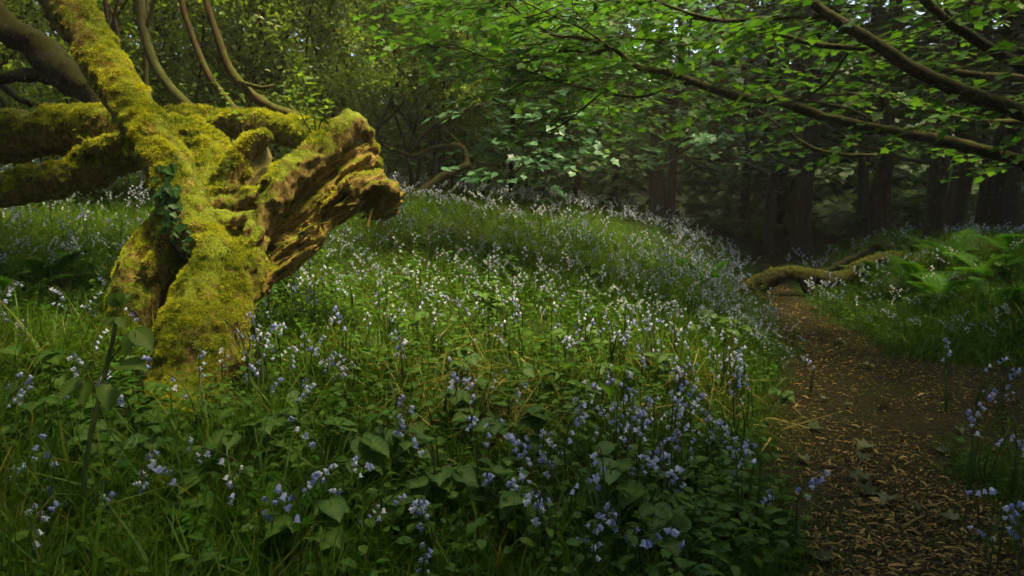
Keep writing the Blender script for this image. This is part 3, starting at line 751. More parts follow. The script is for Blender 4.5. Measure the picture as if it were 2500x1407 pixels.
# big-leaved young sycamores beyond the bluebell crest
def tier_tree(px, Y, top, half_w, n_spray, leaf, label, seed, mat, mesh, trunk_r=0.06, lowest=0.6, group=None, parts=300, name="young_sycamore", depth=1.2):
    r = np.random.default_rng(seed)
    x0 = float(P(px, 450, Y)[0]); z0 = float(ground(x0, Y)); base = np.array([x0, Y, z0])
    root = empty(name, base, label, "tree", group)
    acc = Acc(); q = spline(wood_line(base - [0, 0, 0.2], base + [r.normal(0, 0.2), r.normal(0, 0.2), top - z0], trunk_r, trunk_r * 0.35, 7, 0.09, r), 0.15)
    tube(acc, q, 8, 0.5, 0.1, seed); acc.build("trunk", M_trunk, root, base)
    tw = Acc(); A, D = [], []
    for k in range(16):
        j = r.integers(int(len(q) * 0.2), len(q)); az = r.uniform(0, 2 * math.pi); ln = half_w * r.uniform(0.5, 1.1)
        e = q[j, :3] + [math.cos(az) * ln, math.sin(az) * min(ln, depth), r.uniform(-0.3, 0.5)]
        b = spline(wood_line(q[j, :3], e, trunk_r * 0.35, 0.006, 6, 0.07, r, -0.1), 0.12)
        tube(tw, b, 5, 0.5, cap=False); b = b[len(b) // 3:]
        A.append(b[:, :3]); D.append(unit(np.gradient(b[:, :3], axis=0)))
    A = np.vstack(A); D = np.vstack(D)
    ex = base + np.column_stack([r.normal(0, half_w * 0.5, n_spray), r.normal(-0.2, depth * 0.6, n_spray), r.uniform(lowest, top - z0, n_spray)])
    A = np.vstack([A, ex]); D = np.vstack([D, unit(np.column_stack([r.normal(size=n_spray), r.normal(-0.5, 0.6, n_spray), np.zeros(n_spray)]))])
    p, d, n = spray_leaves(A, D, n_spray, r, (0.3, 0.8), leaf * 0.75, 0.12, tw)
    tw.build("branches", M_twig, root, base)["kind"] = "stuff"
    ok = in_view(p, 400, 300) & (p[:, 2] > ground(p[:, 0], p[:, 1]) + 0.1)
    p, d, n = p[ok], d[ok], n[ok]; m = len(p)
    sc = leaf * r.uniform(0.7, 1.25, m)
    leaves_as_parts(root, base, p, frames(d, n + [0, -0.25, 0]), sc, r.random(m), mesh, T_syc, mat, parts)
    return root
tier_tree(1250, 11.0, 4.6, 1.5, 330, 0.13, "pale young sycamore tinted blue-green by skylight behind the crest of bluebells", 101, M_teal, ME_skytint, 0.05, 0.3)
tier_tree(1400, 12.5, 5.5, 1.7, 330, 0.15, "green young sycamore with slim pale trunk right of the blue-green one", 102, M_syc, ME_syc, 0.06, 0.8)
tier_tree(1120, 13.5, 6.0, 1.8, 300, 0.15, "tall sycamore rising behind the tangle of dead branches", 103, M_syc, ME_syc, 0.07, 0.8, parts=120)
tier_tree(1640, 13.5, 5.5, 1.9, 330, 0.14, "shaded sycamore hanging over the dark hollow beside the crest", 104, M_teal, ME_skytint, 0.10, 1.3, parts=150)
tier_tree(1880, 16.0, 6.5, 2.2, 300, 0.15, "shaded sycamore above the point where the path vanishes", 105, M_teal, ME_skytint, 0.14, 1.9, parts=100)
tier_tree(2150, 14.5, 6.5, 2.2, 300, 0.15, "shaded sycamore behind the rotting log on the right bank", 106, M_syc, ME_syc, 0.14, 1.7, parts=100)
tier_tree(2420, 12.5, 6.0, 2.0, 300, 0.15, "shaded sycamore in the dark wood by the right edge", 107, M_syc, ME_syc, 0.16, 1.6, parts=100)

# small-leaved thicket behind the fallen timber
for i, (px, Y, w, h, n, lab) in enumerate([
        (-120, 7.2, 1.5, 3.8, 6000, "dark thicket shrub at the left edge behind the brown leaning stem"),
        (170, 7.6, 1.5, 3.8, 7000, "shaded thicket shrub behind the leaning trunk"),
        (430, 8.2, 1.6, 4.0, 9000, "dense thicket shrub behind the arching saplings"),
        (650, 8.8, 1.7, 4.6, 12000, "dense small-leaved shrub directly behind the leafy shoots"),
        (850, 9.4, 1.7, 4.8, 12000, "dense small-leaved shrub behind the end of the broken limb"),
        (1030, 10.2, 1.7, 5.0, 12000, "dense small-leaved shrub above the dead branches on the crest"),
        (300, 10.5, 2.2, 5.5, 12000, "tall thicket shrub deep behind the fallen trunk"),
        (760, 12.0, 2.4, 6.0, 14000, "tallest thicket shrub, deep behind the broken limb"),
        (20, 10.5, 2.2, 5.5, 10000, "tall thicket shrub deep behind the left end of the fallen tree"),
        (1110, 11.4, 1.6, 4.4, 9000, "leafy shrub filling the gap beside the blue-green sycamore"),
        (1280, 13.8, 2.2, 5.2, 9000, "leafy shrub deep behind the blue-green sycamore"),
        (540, 13.5, 2.4, 6.5, 10000, "deepest thicket shrub between the arching saplings")]):
    thicket(px, Y, w, h, n, lab, 200 + i)

# arching saplings and stems behind the fallen timber
def stem_thing(name, label, cat, lines, mat, group=None, sides=8, rough=0.12, part="stem"):
    qs = [pix_line(l, 0.05) for l in lines]
    base = qs[0][-1, :3].copy()
    root = empty(name, base, label, cat, group)
    for k, q in enumerate(qs):
        acc = Acc(); tube(acc, q, sides, 0.5, rough, 70 + k); acc.build(part if k == 0 else "branch", mat, root, base)
    return root
stem_thing("arching_sapling", "smooth olive sapling curving up from the log, thickest of the arching saplings", "sapling",
           [[(325, -120, 5.2, 10), (340, -20, 5.15, 10), (350, 70, 5.1, 11), (375, 150, 5.05, 11), (420, 220, 5.0, 12), (495, 290, 4.95, 13)], [(352, 78, 5.1, 5), (372, 20, 5.1, 5), (385, -60, 5.1, 4)], [(348, 70, 5.1, 4), (332, 20, 5.12, 4), (328, -60, 5.12, 3)]], M_sapling, "saplings arching from the log")
stem_thing("arching_sapling", "slender reddish sapling curving down to the log between two other saplings", "sapling",
           [[(430, -100, 5.1, 6), (445, 10, 5.05, 7), (470, 90, 5.0, 7), (500, 165, 4.95, 8), (535, 220, 4.92, 8), (592, 288, 4.85, 9)]], M_redstem, "saplings arching from the log")
stem_thing("arching_sapling", "brown sapling sweeping furthest right, lying almost flat beside the leafy shoots", "sapling",
           [[(480, -100, 5.3, 7), (505, 10, 5.25, 8), (535, 100, 5.2, 9), (562, 170, 5.15, 10), (605, 222, 5.1, 11), (660, 262, 5.05, 12), (740, 290, 5.0, 13)], [(585, 200, 5.1, 5), (640, 215, 5.0, 5), (670, 208, 5.0, 4)]], M_redstem, "saplings arching from the log")
stem_thing("thin_stem", "thin upright stem beside the olive sapling", "stem", [[(352, -60, 5.6, 5), (356, 60, 5.6, 6), (356, 160, 5.6, 6), (358, 265, 5.6, 7)]], M_sapling)
stem_thing("forked_stem", "forked dark stem between the leaning trunk and the olive sapling", "stem",
           [[(250, -40, 6.0, 6), (262, 40, 6.0, 6), (268, 110, 6.0, 7), (280, 280, 6.0, 8)], [(268, 100, 6.0, 5), (282, 30, 6.0, 4), (292, -40, 6.0, 4)], [(290, 170, 6, 4), (285, 70, 6, 4), (270, 20, 6, 3)]], M_twig)
stem_thing("brown_leaning_stem", "brown leaning stem behind the mossy leaning trunk in the upper left corner", "trunk",
           [[(-120, -60, 5.3, 34), (0, 50, 5.2, 34), (90, 120, 5.1, 33), (160, 180, 5.0, 34), (230, 235, 4.9, 36), (275, 300, 4.8, 38)],
            [(-150, 200, 5.1, 11), (0, 192, 5.1, 13), (80, 186, 5.05, 14), (160, 196, 5.0, 16)], [(-60, 130, 5.3, 10), (30, 230, 5.2, 9), (75, 255, 5.1, 8)]], M_brown, None, 14, 0.3, "trunk")
stem_thing("dead_branch", "mossy dead branch bent up off the bluebell crest with bare arms", "branch",
           [[(1145, 402, 9.6, 8.2), (1095, 425, 9.5, 10.2), (1035, 462, 9.3, 10.2), (990, 500, 9.0, 8.2)],
            [(1140, 408, 9.6, 7.5), (1138, 380, 9.7, 6.8), (1128, 358, 9.75, 6.1), (1090, 355, 9.75, 5.4), (1050, 365, 9.7, 5.4), (1010, 380, 9.65, 5.4), (960, 365, 9.6, 4.1), (900, 335, 9.5, 3.4)],
            [(1000, 378, 9.65, 4.8), (1020, 345, 9.65, 4.8), (1070, 300, 9.6, 4.8), (1120, 275, 9.6, 4.1), (1180, 255, 9.6, 2.7)],
            [(1130, 358, 9.75, 2.7), (1095, 325, 9.8, 2.7), (1050, 300, 9.8, 2.0)], [(1105, 355, 9.75, 2.0), (1080, 330, 9.7, 2.0), (1060, 250, 9.7, 1.4)]], M_branch, None, 8, 0.15, "limb")

# leafy shoots springing from the broken limb
ME_hero = mesh_np("shoot_leaf_broad", *ovate(19, 0.33, 0.26, 0.022, 0.06), veins(19), True); ME_hero.materials.append(M_veinp)
ME_ovs = mesh_np("shoot_leaf", T_ov[0] * [0.75, 1, 1], T_ov[1], None, True); ME_ovs.materials.append(M_shoot)
def leafy_shoot(line, label, leaf, seed, nleaf, name="leafy_shoot", mesh=ME_ovs, mat=M_stem, group=None, cat="shoot", start=0.25):
    r = np.random.default_rng(seed); q = pix_line(line, 0.03); base = q[0, :3].copy()
    root = empty(name, base, label, cat, group)
    acc = Acc(); tube(acc, q, 5, 0.5); acc.build("stem", mat, root, base)
    for k in range(nleaf):
        j = int((start + (1 - start) * (k + 0.5) / nleaf) * (len(q) - 1)); az = k * 2.4 + r.normal(0, 0.4)
        d = np.array([math.cos(az), math.sin(az), r.uniform(0.1, 0.7)])
        if k >= nleaf - 2: d = np.array([r.normal(0, 0.3), r.normal(0, 0.3), 1])
        Rk = frames(d, np.array([r.normal(0, .3), r.normal(-0.3, .3), 1.0])); s = leaf * r.uniform(0.6, 1.2)
        M = np.eye(4); M[:3, :3] = Rk * s; M[:3, 3] = q[j, :3] - base
        link("leaf", mesh, root, None, Matrix(M.tolist()))
    return root
gs = "leafy shoots on the broken limb"
leafy_shoot([(770, 320, 3.75, 2), (765, 270, 3.75, 1.6), (750, 220, 3.74, 1.3), (722, 150, 3.72, 1)], "tallest bright leafy shoot rising from the broken limb", 0.07, 1, 22, group=gs)
leafy_shoot([(760, 325, 3.72, 2), (735, 280, 3.7, 1.6), (715, 240, 3.7, 1.2), (690, 200, 3.68, 1)], "leftmost bright leafy shoot leaning out of the broken limb", 0.065, 2, 18, group=gs)
leafy_shoot([(775, 325, 3.76, 2), (790, 280, 3.78, 1.5), (810, 240, 3.8, 1)], "rightmost short leafy shoot on the broken limb", 0.065, 3, 14, group=gs)
leafy_shoot([(600, 330, 4.3, 2), (575, 280, 4.3, 1.5), (540, 230, 4.3, 1.2), (515, 180, 4.3, 1)], "pale leafy shoot in front of the log behind the forked stub", 0.065, 4, 16, group="leafy shoots by the log")

# ivy climbing the leaning trunk
half_i = [(0.3, 0.0, 0.02), (0.46, 0.22, 0.03), (0.26, 0.36, 0.0), (0.3, 0.55, 0.02)]
T_ivy = fan([(0, 0.05, 0)] + half_i + [(0, 1.0, -0.05)] + [(-a, b, c) for a, b, c in half_i[::-1]], (0, 0.3, -0.03))
ME_ivy = mesh_np("ivy_leaf", T_ivy[0], T_ivy[1], None, False); ME_ivy.materials.append(M_ivy)
r = np.random.default_rng(9)
vu, vv, vd = project(V_lean)
def on_skin(px, py, lift=0.008):
    """the point of the leaning tree's skin seen at a pixel, lifted off it a little"""
    near_ = np.hypot(vu - px, vv - py) < 9
    k = np.where(near_)[0]
    if len(k) == 0: return None
    p = V_lean[k[np.argmin(vd[k])]]; return p + unit(CAM - p) * lift
vrows = []
for t in np.linspace(0, 1, 22):
    px = np.interp(t, [0, .25, .5, .7, .85, 1], [448, 432, 414, 404, 406, 418]); py = 640 - 245 * t
    p = on_skin(px, py)
    if p is not None: vrows.append(list(p) + [0.0035 - 0.002 * t])
vine = spline(vrows, 0.02)
ivy = empty("ivy", vine[0, :3], "dark green ivy climbing the front of the leaning trunk", "ivy")
acc = Acc(); tube(acc, vine, 5, 0.5); acc.build("stem", M_twig, ivy, vine[0, :3])
for k in range(75):
    t = r.random()**0.8; px = np.interp(t, [0, .25, .5, .7, .85, 1], [448, 432, 414, 404, 406, 418]) + r.normal(0, 20 - 8 * t); py = 640 - 245 * t + r.normal(0, 6)
    c = on_skin(px, py, r.uniform(0.012, 0.035))
    if c is None: continue
    Rk = frames(np.array([r.normal(0, 0.7), -0.25, -0.8]), np.array([r.normal(0, .35), -1.0, 0.55 + r.normal(0, .25)]))
    M = np.eye(4); M[:3, :3] = Rk * r.uniform(0.028, 0.055); M[:3, 3] = c - vine[0, :3]
    link("leaf", ME_ivy, ivy, None, Matrix(M.tolist()))

# light pools cut into the added canopy, over the fallen timber and the slope
def sunlit(x, y):
    """where the canopy is opened on purpose to let the sun fall (ground position)"""
    log = 1 - sstep(0.7, 1.25, np.hypot((x + 1.5) / 1.9, (y - 4.1) / 1.65))
    mead = 1.0 * (1 - sstep(0.5, 1.3, np.hypot((x - 0.45) / 1.8, (y - 5.1) / 2.8)))
    mead = np.maximum(mead, 0.9 * (1 - sstep(0.6, 1.2, np.hypot((x + 0.95) / 0.9, (y - 1.85) / 0.75))))
    back_ = 1.0 * (1 - sstep(0.7, 1.25, np.hypot((x + 1.6) / 5.6, (y - 11.0) / 4.4)))
    bank_ = 1.0 * (1 - sstep(0.6, 1.3, np.hypot((x - 4.0) / 1.7, (y - 7.4) / 2.0)))
    mead = np.maximum(mead, 0.8 * (1 - sstep(0.5, 1.3, np.hypot((x - 2.2) / 1.2, (y - 4.6) / 2.3))))
    return np.maximum(0.03, np.maximum(np.maximum(log, mead), np.maximum(back_, bank_)))
def sun_keep(p, r):  # drops crown leaves whose shadow would fall inside the shaped light pools
    t = (p[:, 2] - 0.8) / SUN[2]
    return r.random(len(p)) > sunlit(p[:, 0] - SUN[0] * t, p[:, 1] - SUN[1] * t)

# ------------------------------------------------------------------ the dark wood: trunks one can tell apart
def tall_tree(px, Y, rpx, label, seed, height=11.0, lean=0.0, crown_n=1500, low=3.0, spread=2.4, mat=None, name="woodland_tree", at=None, leaf=(0.12, 0.2), keep=None, group="trees of the dark wood", tmat=None, dome=None):
    r = np.random.default_rng(seed)
    x0, y0 = (float(P(px, 500, Y)[0]), Y) if at is None else at
    base = np.array([x0, y0, float(ground(x0, y0))]); rad = rpx / F * Y if at is None else rpx
    root = empty(name, base, label, "tree", group)
    acc = Acc(); rows = [list(base + [0, 0, -0.2]) + [rad * 1.5], list(base + [0, 0, 0.3]) + [rad * 1.1]]
    for t in np.linspace(0.15, 1, 6): rows.append(list(base + [lean * t * height + r.normal(0, 0.08), r.normal(0, 0.08), height * t]) + [rad * (1 - 0.7 * t)])
    q = spline(rows, 0.25); tube(acc, q, 10, 0.5, 0.13, seed); acc.build("trunk", tmat or M_trunk, root, base)
    br = Acc(); A = []
    for k in range(11):
        j = r.integers(int(len(q) * 0.22), len(q)); az = r.uniform(0, 2 * math.pi); ln = spread * r.uniform(0.5, 1.1)
        b = spline(wood_line(q[j, :3], q[j, :3] + [math.cos(az) * ln, math.sin(az) * ln, r.uniform(-0.2, 1.0)], rad * 0.25, 0.012, 6, 0.12, r), 0.25)
        tube(br, b, 5, 0.5, cap=False); A.append(b[len(b) // 3:, :3])
    br.build("branches", M_trunk, root, base)["kind"] = "stuff"
    A = np.vstack(A)
    nd = max(20, crown_n // 30)
    cen = A[r.integers(0, len(A), nd)] + r.normal(0, 0.4, (nd, 3)) * [1, 1, 0.6]
    p = np.repeat(cen, 30, 0) + r.normal(0, 1, (nd * 30, 3)) * [0.45, 0.45, 0.07]
    if dome:
        th = r.uniform(0, 6.2832, nd); rr = spread * np.sqrt(r.random(nd))
        cen = base + np.column_stack([rr * np.cos(th), rr * np.sin(th), r.uniform(*dome, nd)])
        p = np.repeat(cen, 30, 0) + r.normal(0, 1, (nd * 30, 3)) * [0.6, 0.6, 0.12]
    p = p[p[:, 2] > base[2] + low * 0.6]
    if keep is not None: p = p[keep(p, r)]
    if len(p):
        fol = Acc(); m = len(p)
        fol.inst(T_dia, p, rot_flat(m, 0.35, r), r.uniform(*leaf, m), r.random(m))
        o = fol.build("crown", mat or M_far, root, base, False); o["kind"] = "stuff"
    return root
for i, (px, Y, rp, lab, lean) in enumerate([
        (2285, 9.5, 30, "tall pale-lichened trunk behind the sweeping limbs at the upper right", 0.0),
        (2330, 13.0, 34, "thick dark trunk standing right of the rotting log", 0.01),
        (2395, 15.0, 14, "slim dark trunk right of the thick dark trunk", 0.0),
        (2470, 12.0, 26, "dark trunk against the right edge", 0.0),
        (2110, 19.0, 20, "dark trunk behind the bank left of the rotting log", 0.0),
        (1945, 22.0, 20, "dark trunk just right of where the path vanishes", 0.0),
        (1912, 24.0, 14, "twin of the trunk right of the path end, slimmer and closer to the path", -0.01),
        (1822, 21.0, 16, "dark trunk just left of where the path vanishes", 0.0),
        (1775, 26.0, 11, "slim distant trunk left of the path end", 0.02),
        (1610, 17.0, 26, "broad black trunk in the hollow behind the bluebell crest", 0.02),
        (1500, 23.0, 13, "distant trunk behind the green sycamore", 0.0),
        (900, 17.0, 16, "trunk hidden deep behind the thicket", 0.0),
        (500, 16.0, 16, "trunk hidden deep behind the arching saplings", 0.0),
        (60, 14.0, 16, "trunk hidden deep in the upper left corner", 0.0), (280, 18.0, 16, "trunk hidden behind the leaning trunk", 0.0),
        (700, 20.0, 16, "trunk hidden behind the glow at the top", 0.0), (1080, 20.0, 16, "trunk hidden behind the dead branches", 0.0), (1320, 18.0, 14, "trunk hidden behind the blue-green sycamore", 0.0)]):
    tall_tree(px, Y, rp * 0.72, lab, 300 + i, 11, lean, 3000, 1.6, keep=sun_keep, leaf=(0.18, 0.3))

# far wood beyond, one mass of leaves
r = np.random.default_rng(77); n = 70000
az = r.uniform(-0.85, 0.85, n // 26); rd = r.uniform(19, 42, n // 26)
cx, cy = np.sin(az) * rd * 1.25, np.cos(az) * rd
c = np.column_stack([cx, cy, ground(cx, cy) + np.where(r.random(n // 26) < 0.6, r.gamma(1.5, 2.4, n // 26) + 0.1, r.uniform(0, 13, n // 26))])
p = np.repeat(c, 26, 0) + r.normal(0, 1, (len(c) * 26, 3)) * [0.8, 0.8, 0.12]
p = p[in_view(p)]
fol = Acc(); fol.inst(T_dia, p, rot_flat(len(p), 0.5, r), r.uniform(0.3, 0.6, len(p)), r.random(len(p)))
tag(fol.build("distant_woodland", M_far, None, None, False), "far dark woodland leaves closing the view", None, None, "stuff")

def unseen_canopy_keep(p, r):  # added canopy: leaves culled from view and from the sun's way
    u, v, d = project(p)
    return sun_keep(p, r) & ~((d > 0) & (v > -150) & (u > -300) & (u < 2800))
oaks = [(x + 0.7 * math.sin(k * 2.1), y + 0.6 * math.cos(k * 1.7)) for k, (x, y) in enumerate(
        [(-8, -4), (-2.6, -4.5), (2.6, -4.5), (8, -4), (-6.4, 1), (6.4, 0.4), (-8.5, 5.5), (7.6, 5.0), (11.5, 1.5), (12.5, 9), (-9, 11), (6.4, 13.0), (-3.5, -9), (4, -9), (3.2, 0.9), (-3.6, 0.2), (9.5, 19), (15, 17), (5, 24), (18, 25)])]  # oaks added to block sun and sky, crowns kept out of view
names = ["behind the viewer far to the left", "behind the viewer a little left", "behind the viewer a little right", "behind the viewer far to the right", "left of the fallen tree outside the view",
         "close right of the path outside the view", "left of the thicket outside the view", "right of the overhanging sycamore", "well right of the path", "beyond the right bank outside the view", "far left behind the thicket",
         "between the path and the dark wood", "deep behind the viewer on the left", "deep behind the viewer on the right", "just right of the viewer", "just left of the viewer", "whose crown roofs the far end of the path", "deep in the wood right of the path end", "far behind the hollow beyond the crest", "farthest back on the right of the path"]
for i, ((x, y), lab) in enumerate(zip(oaks, names)):
    tall_tree(0, 0, 0.2, "added shade oak " + lab, 400 + i, 9.5, 0.0, 8400 if y < 2 else 6000, 5.5, 4.2, M_far, "added_shade_oak", (x, y), (0.24, 0.40), unseen_canopy_keep, "added oaks shading the clearing", None, (6.2, 10.5))
r = np.random.default_rng(78); n = 700  # unseen leaf ring added to hold off low sky light
az = r.uniform(0.75, 2 * math.pi - 0.75, n); rd = r.uniform(13, 26, n)
c = np.column_stack([np.sin(az) * rd, 3 + np.cos(az) * rd, r.uniform(0.3, 9, n)]); c[:, 2] += ground(c[:, 0], c[:, 1])
p = np.repeat(c, 24, 0) + r.normal(0, 1, (n * 24, 3)) * [0.9, 0.9, 0.35]
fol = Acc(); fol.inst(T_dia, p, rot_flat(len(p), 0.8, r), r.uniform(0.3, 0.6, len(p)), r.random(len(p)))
tag(fol.build("added_woodland_ring", M_far, None, None, False), "added ring of unseen woodland leaves shutting out low sky light", None, None, "stuff")

# ------------------------------------------------------------------ ground plants
LOGS = np.vstack(LOG_SPHERES)
gz = ground(LOGS[:, 0], LOGS[:, 1]); low_sph = LOGS[LOGS[:, 2] - LOGS[:, 3] < gz + 0.22]
def at_row(px, py):
    """ground point seen at a pixel"""
    Y = np.linspace(1.0, 14, 1400); pts = np.array([P(px, py, yy) for yy in Y]); g = ground(pts[:, 0], pts[:, 1])
    k = np.argmax(pts[:, 2] < g); return pts[k, 0], pts[k, 1]
def clear_of_logs(x, y, pad=0.0):
    ok = np.ones(len(x), bool)
    for s in low_sph: ok &= (x - s[0])**2 + (y - s[1])**2 > (s[3] * 0.92 + pad)**2
    return ok
def scatter(n, y0, y1, r, power=1.0, margin=260):
    """ground points in the seen wedge, denser near by as 1/distance**power"""
    t = r.random(n)
    y = y0 * (y1 / y0)**t if power >= 2 else (y0 + (y1 - y0) * t if power == 0 else (y0**0.5 + (y1**0.5 - y0**0.5) * t)**2)
    x = r.uniform(-margin - 1250, 1250 + margin, n) / F * y
    return x, y
def upright(n, r, lean=0.25):
    az = r.uniform(0, 2 * math.pi, n)
    z = np.stack([r.normal(0, lean, n), r.normal(0, lean, n), np.ones(n)], -1)
    y = np.stack([np.cos(az), np.sin(az), np.zeros(n)], -1)
    z = unit(z); x = unit(np.cross(y, z)); y = np.cross(z, x)
    return np.stack([x, y, z], -1)

r = np.random.default_rng(11)
grass = Acc()
x, y = scatter(250000, 1.15, 15, r, 2)
b = bare(x, y); s = path_side(x, y)
dens = np.where(s > 0, 0.75 + 0.25 * noise2(x, y, 0.9, 51), 0.95) * (1 - 0.96 * b) + 0.30 * np.clip(noise2(x, y, 2.2, 54) - 0.15, 0, 1)
ok = (r.random(len(x)) < dens) & clear_of_logs(x, y)
x, y, s = x[ok], y[ok], s[ok]; n = len(x)
lush = sstep(0.2, 0.9, np.abs(s))
hgt = (0.07 + 0.19 * lush * (0.6 + 0.5 * noise2(x, y, 0.7, 52))) * r.uniform(0.5, 1.35, n) * np.where((r.random(n) < 0.08) & (y < 4), 1.35, 1.0)
hgt = np.where((s < -0.5) & (y > 4.5), hgt * 1.1, hgt) * np.where(s > 0.4, np.interp(y, [5, 9], [1.0, 0.72]), 1)
foot = P(460, 930, 2.9); hgt = hgt * (0.25 + 0.75 * sstep(0.22, 0.6, np.hypot(x - foot[0], (y - foot[1] + 0.12) * 0.8)))
tone = np.clip(0.42 + 0.25 * noise2(x, y, 0.8, 53) + r.normal(0, 0.2, n), 0, 1)
tone = np.where(r.random(n) < 0.04, 1, np.minimum(tone, 0.8))
Rm = upright(n, r, 0.32); wid = np.clip(y / 3.5, 1, 2.0)
kk = r.choice(4, n, p=[0.25, 0.35, 0.25, 0.15])
for k in range(4):
    m = kk == k
    grass.inst(T_blades[k], G3(x[m], y[m], -0.01), Rm[m], np.stack([hgt[m] * wid[m] * 0.75, hgt[m], hgt[m]], -1), tone[m])
tag(grass.build("grass", M_grass, None, None, False), "green grass and strap leaves growing between the bluebells", None, None, "stuff")

herb = Acc()
x, y = scatter(11000, 1.3, 13, r, 1)
ok = (bare(x, y) < 0.2) & (r.random(len(x)) < 0.55 + 0.45 * noise2(x, y, 0.8, 55)) & clear_of_logs(x, y)
x, y = x[ok], y[ok]; n = len(x); H = r.uniform(0.05, 0.24, n)
for k in range(7):
    az = k * 2.3 + r.uniform(0, 6.28, n) * 0.3 + x * 50
    up = H * (0.35 + 0.65 * k / 6)
    d = np.stack([np.cos(az), np.sin(az), r.uniform(-0.2, 0.35, n)], -1)
    p = G3(x, y); p[:, 2] += up; p[:, :2] += d[:, :2] * 0.015
    herb.inst(T_ovl, p, frames(d, np.stack([r.normal(0, .3, n), r.normal(0, .3, n), np.ones(n)], -1)), r.uniform(0.03, 0.065, n), r.random(n))
tag(herb.build("undergrowth", M_herb, None, None, True), "low leafy herbs carpeting the ground under the bluebells", None, None, "stuff")

# bluebells -------------------------------------------------------
def bell_full():
    prof = [(0.0, 0.0018), (-0.0035, 0.0052), (-0.012, 0.0058), (-0.0175, 0.0085), (-0.0168, 0.0125)]
    V, f = [], []; S = 12
    for k, (z, rad) in enumerate(prof):
        for j in range(S):
            a = j * 2 * math.pi / S; rr, zz = rad, z
            if k == 3 and j % 2: rr, zz = 0.0066, -0.0150
            if k == 4 and j % 2: rr, zz = 0.0068, -0.0151
            V.append((rr * math.cos(a), rr * math.sin(a), zz))
    for k in range(len(prof) - 1):
        for j in range(S):
            a, b2, c, d = k * S + j, k * S + (j + 1) % S, (k + 1) * S + (j + 1) % S, (k + 1) * S + j
            f += [(a, b2, c), (a, c, d)]
    return np.array(V) * 0.9, np.array(f)
def bell_mid():
    V = [(0, 0, 0)]; f = []
    for j in range(5):
        a = j * 2 * math.pi / 5; V.append((0.0068 * math.cos(a), 0.0068 * math.sin(a), -0.008))
    for j in range(5):
        a = j * 2 * math.pi / 5; V.append((0.0125 * math.cos(a), 0.0125 * math.sin(a), -0.018))
    for j in range(5):
        k = (j + 1) % 5
        f += [(0, 1 + k, 1 + j), (1 + j, 1 + k, 6 + j)]
    return np.array(V) * 0.9, np.array(f)
T_bf, T_bm = bell_full(), bell_mid()
T_bl = (np.array([[0, 0, 0.002], [0.014, 0.0, -0.018], [-0.007, 0.0125, -0.018], [-0.007, -0.0125, -0.018]]) * 0.85, np.array([[0, 1, 2], [0, 2, 3], [0, 3, 1]]))
def bluebell_form(seed):
    r = np.random.default_rng(seed); h = r.uniform(0.20, 0.37); nb = int(r.integers(3, 10)); nod = r.uniform(0.03, 0.10)
    lean = r.normal(0, 0.03, 2)
    t = np.linspace(0, 1, 9)
    st = np.stack([lean[0] * t + nod * np.maximum(t - 0.6, 0)**1.5 * 3.9, lean[1] * t, h * (t - 0.20 * nod / 0.07 * np.maximum(t - 0.75, 0)**1.6 * 4)], -1)
    bells = []
    for k in range(nb):
        u = 0.66 + 0.34 * (k + 0.3) / nb
        p = np.array([np.interp(u, t, st[:, i]) for i in range(3)])
        az = r.normal(0, 1.1); out = np.array([math.cos(az), math.sin(az), 0])
        tilt = r.uniform(0.35, 1.1); ax = unit(np.array([0, 0, 1]) * math.cos(tilt) - out * math.sin(tilt))   # bell hangs along -ax
        Rk = frames(np.cross(ax, [0.3, 0.8, 0.1]), ax); bells.append((p + out * 0.012 + [0, 0, -0.002], Rk, r.uniform(0.8, 1.15)))
    return st, bells
FORMS = [bluebell_form(500 + k) for k in range(10)]
FORM_MESH = []
for st, bells in FORMS:
    acc = Acc(); tube(acc, np.hstack([st, np.linspace(0.0034, 0.0016, 9)[:, None]]), 5, 0.5)
    for p, Rk, sc in bells:
        top = p + [0, 0, 0.004]; j = np.argmin(np.linalg.norm(st - p, axis=1))
        tube(acc, np.array([list(st[j]) + [0.0012], list((st[j] + top) / 2 + [0, 0, 0.004]) + [0.001], list(top) + [0.001]]), 3, 0.5, cap=False)
    m = mesh_np("bluebell_stem", np.vstack(acc.v), np.vstack(acc.f)); m.materials.append(M_stem); FORM_MESH.append(m)
ME_bell = mesh_np("bluebell_bell", T_bf[0], T_bf[1], None, True); ME_bell.materials.append(M_bell)
BV, BF = blade(5, 0.028, 0.7); ME_strap = mesh_np("bluebell_leaf", BV * [0.9, 1, 1], BF, None, True); ME_strap.materials.append(M_stem)

x, y = scatter(15500, 1.35, 13.5, r, 1)
cl = []
for px, py, n_, sd in [(660, 1000, 14, .16), (740, 1010, 9, .14), (620, 930, 7, .1), (1600, 1190, 14, .16), (1540, 1120, 8, .14), (1680, 1150, 7, .14), (90, 1080, 7, .14), (130, 1390, 6, .12), (300, 1330, 5, .12), (740, 1390, 5, .1), (1370, 1390, 6, .12),
                       (1180, 1360, 4, .1), (1300, 1260, 4, .1), (2440, 1390, 5, .1), (2480, 1230, 4, .08), (2420, 1010, 6, .14), (1850, 840, 16, .2), (1880, 930, 8, .15), (2060, 790, 12, .2), (2400, 840, 14, .3), (1180, 1080, 9, .14), (1530, 900, 20, .22), (560, 1250, 4, .1), (900, 1330, 4, .1)]:
    bx, by = at_row(px, py); cl.append(np.column_stack([bx + r.normal(0, sd, n_), by + r.normal(0, sd, n_)]))
cl = np.vstack(cl)
s = path_side(x, y)
clump = 0.5 + 0.6 * noise2(x, y, 1.3, 61) + 0.45 * noise2(x, y, 3.3, 62)
dens = np.where(s > 0.45, np.interp(y, [1.3, 2.2, 3.2, 5, 9, 13], [0.07, 0.08, 0.16, 0.40, 0.9, 1.2]), np.where(y > 5.5, 0.30, 0.22)) * np.clip(clump, 0.05, 1.2)
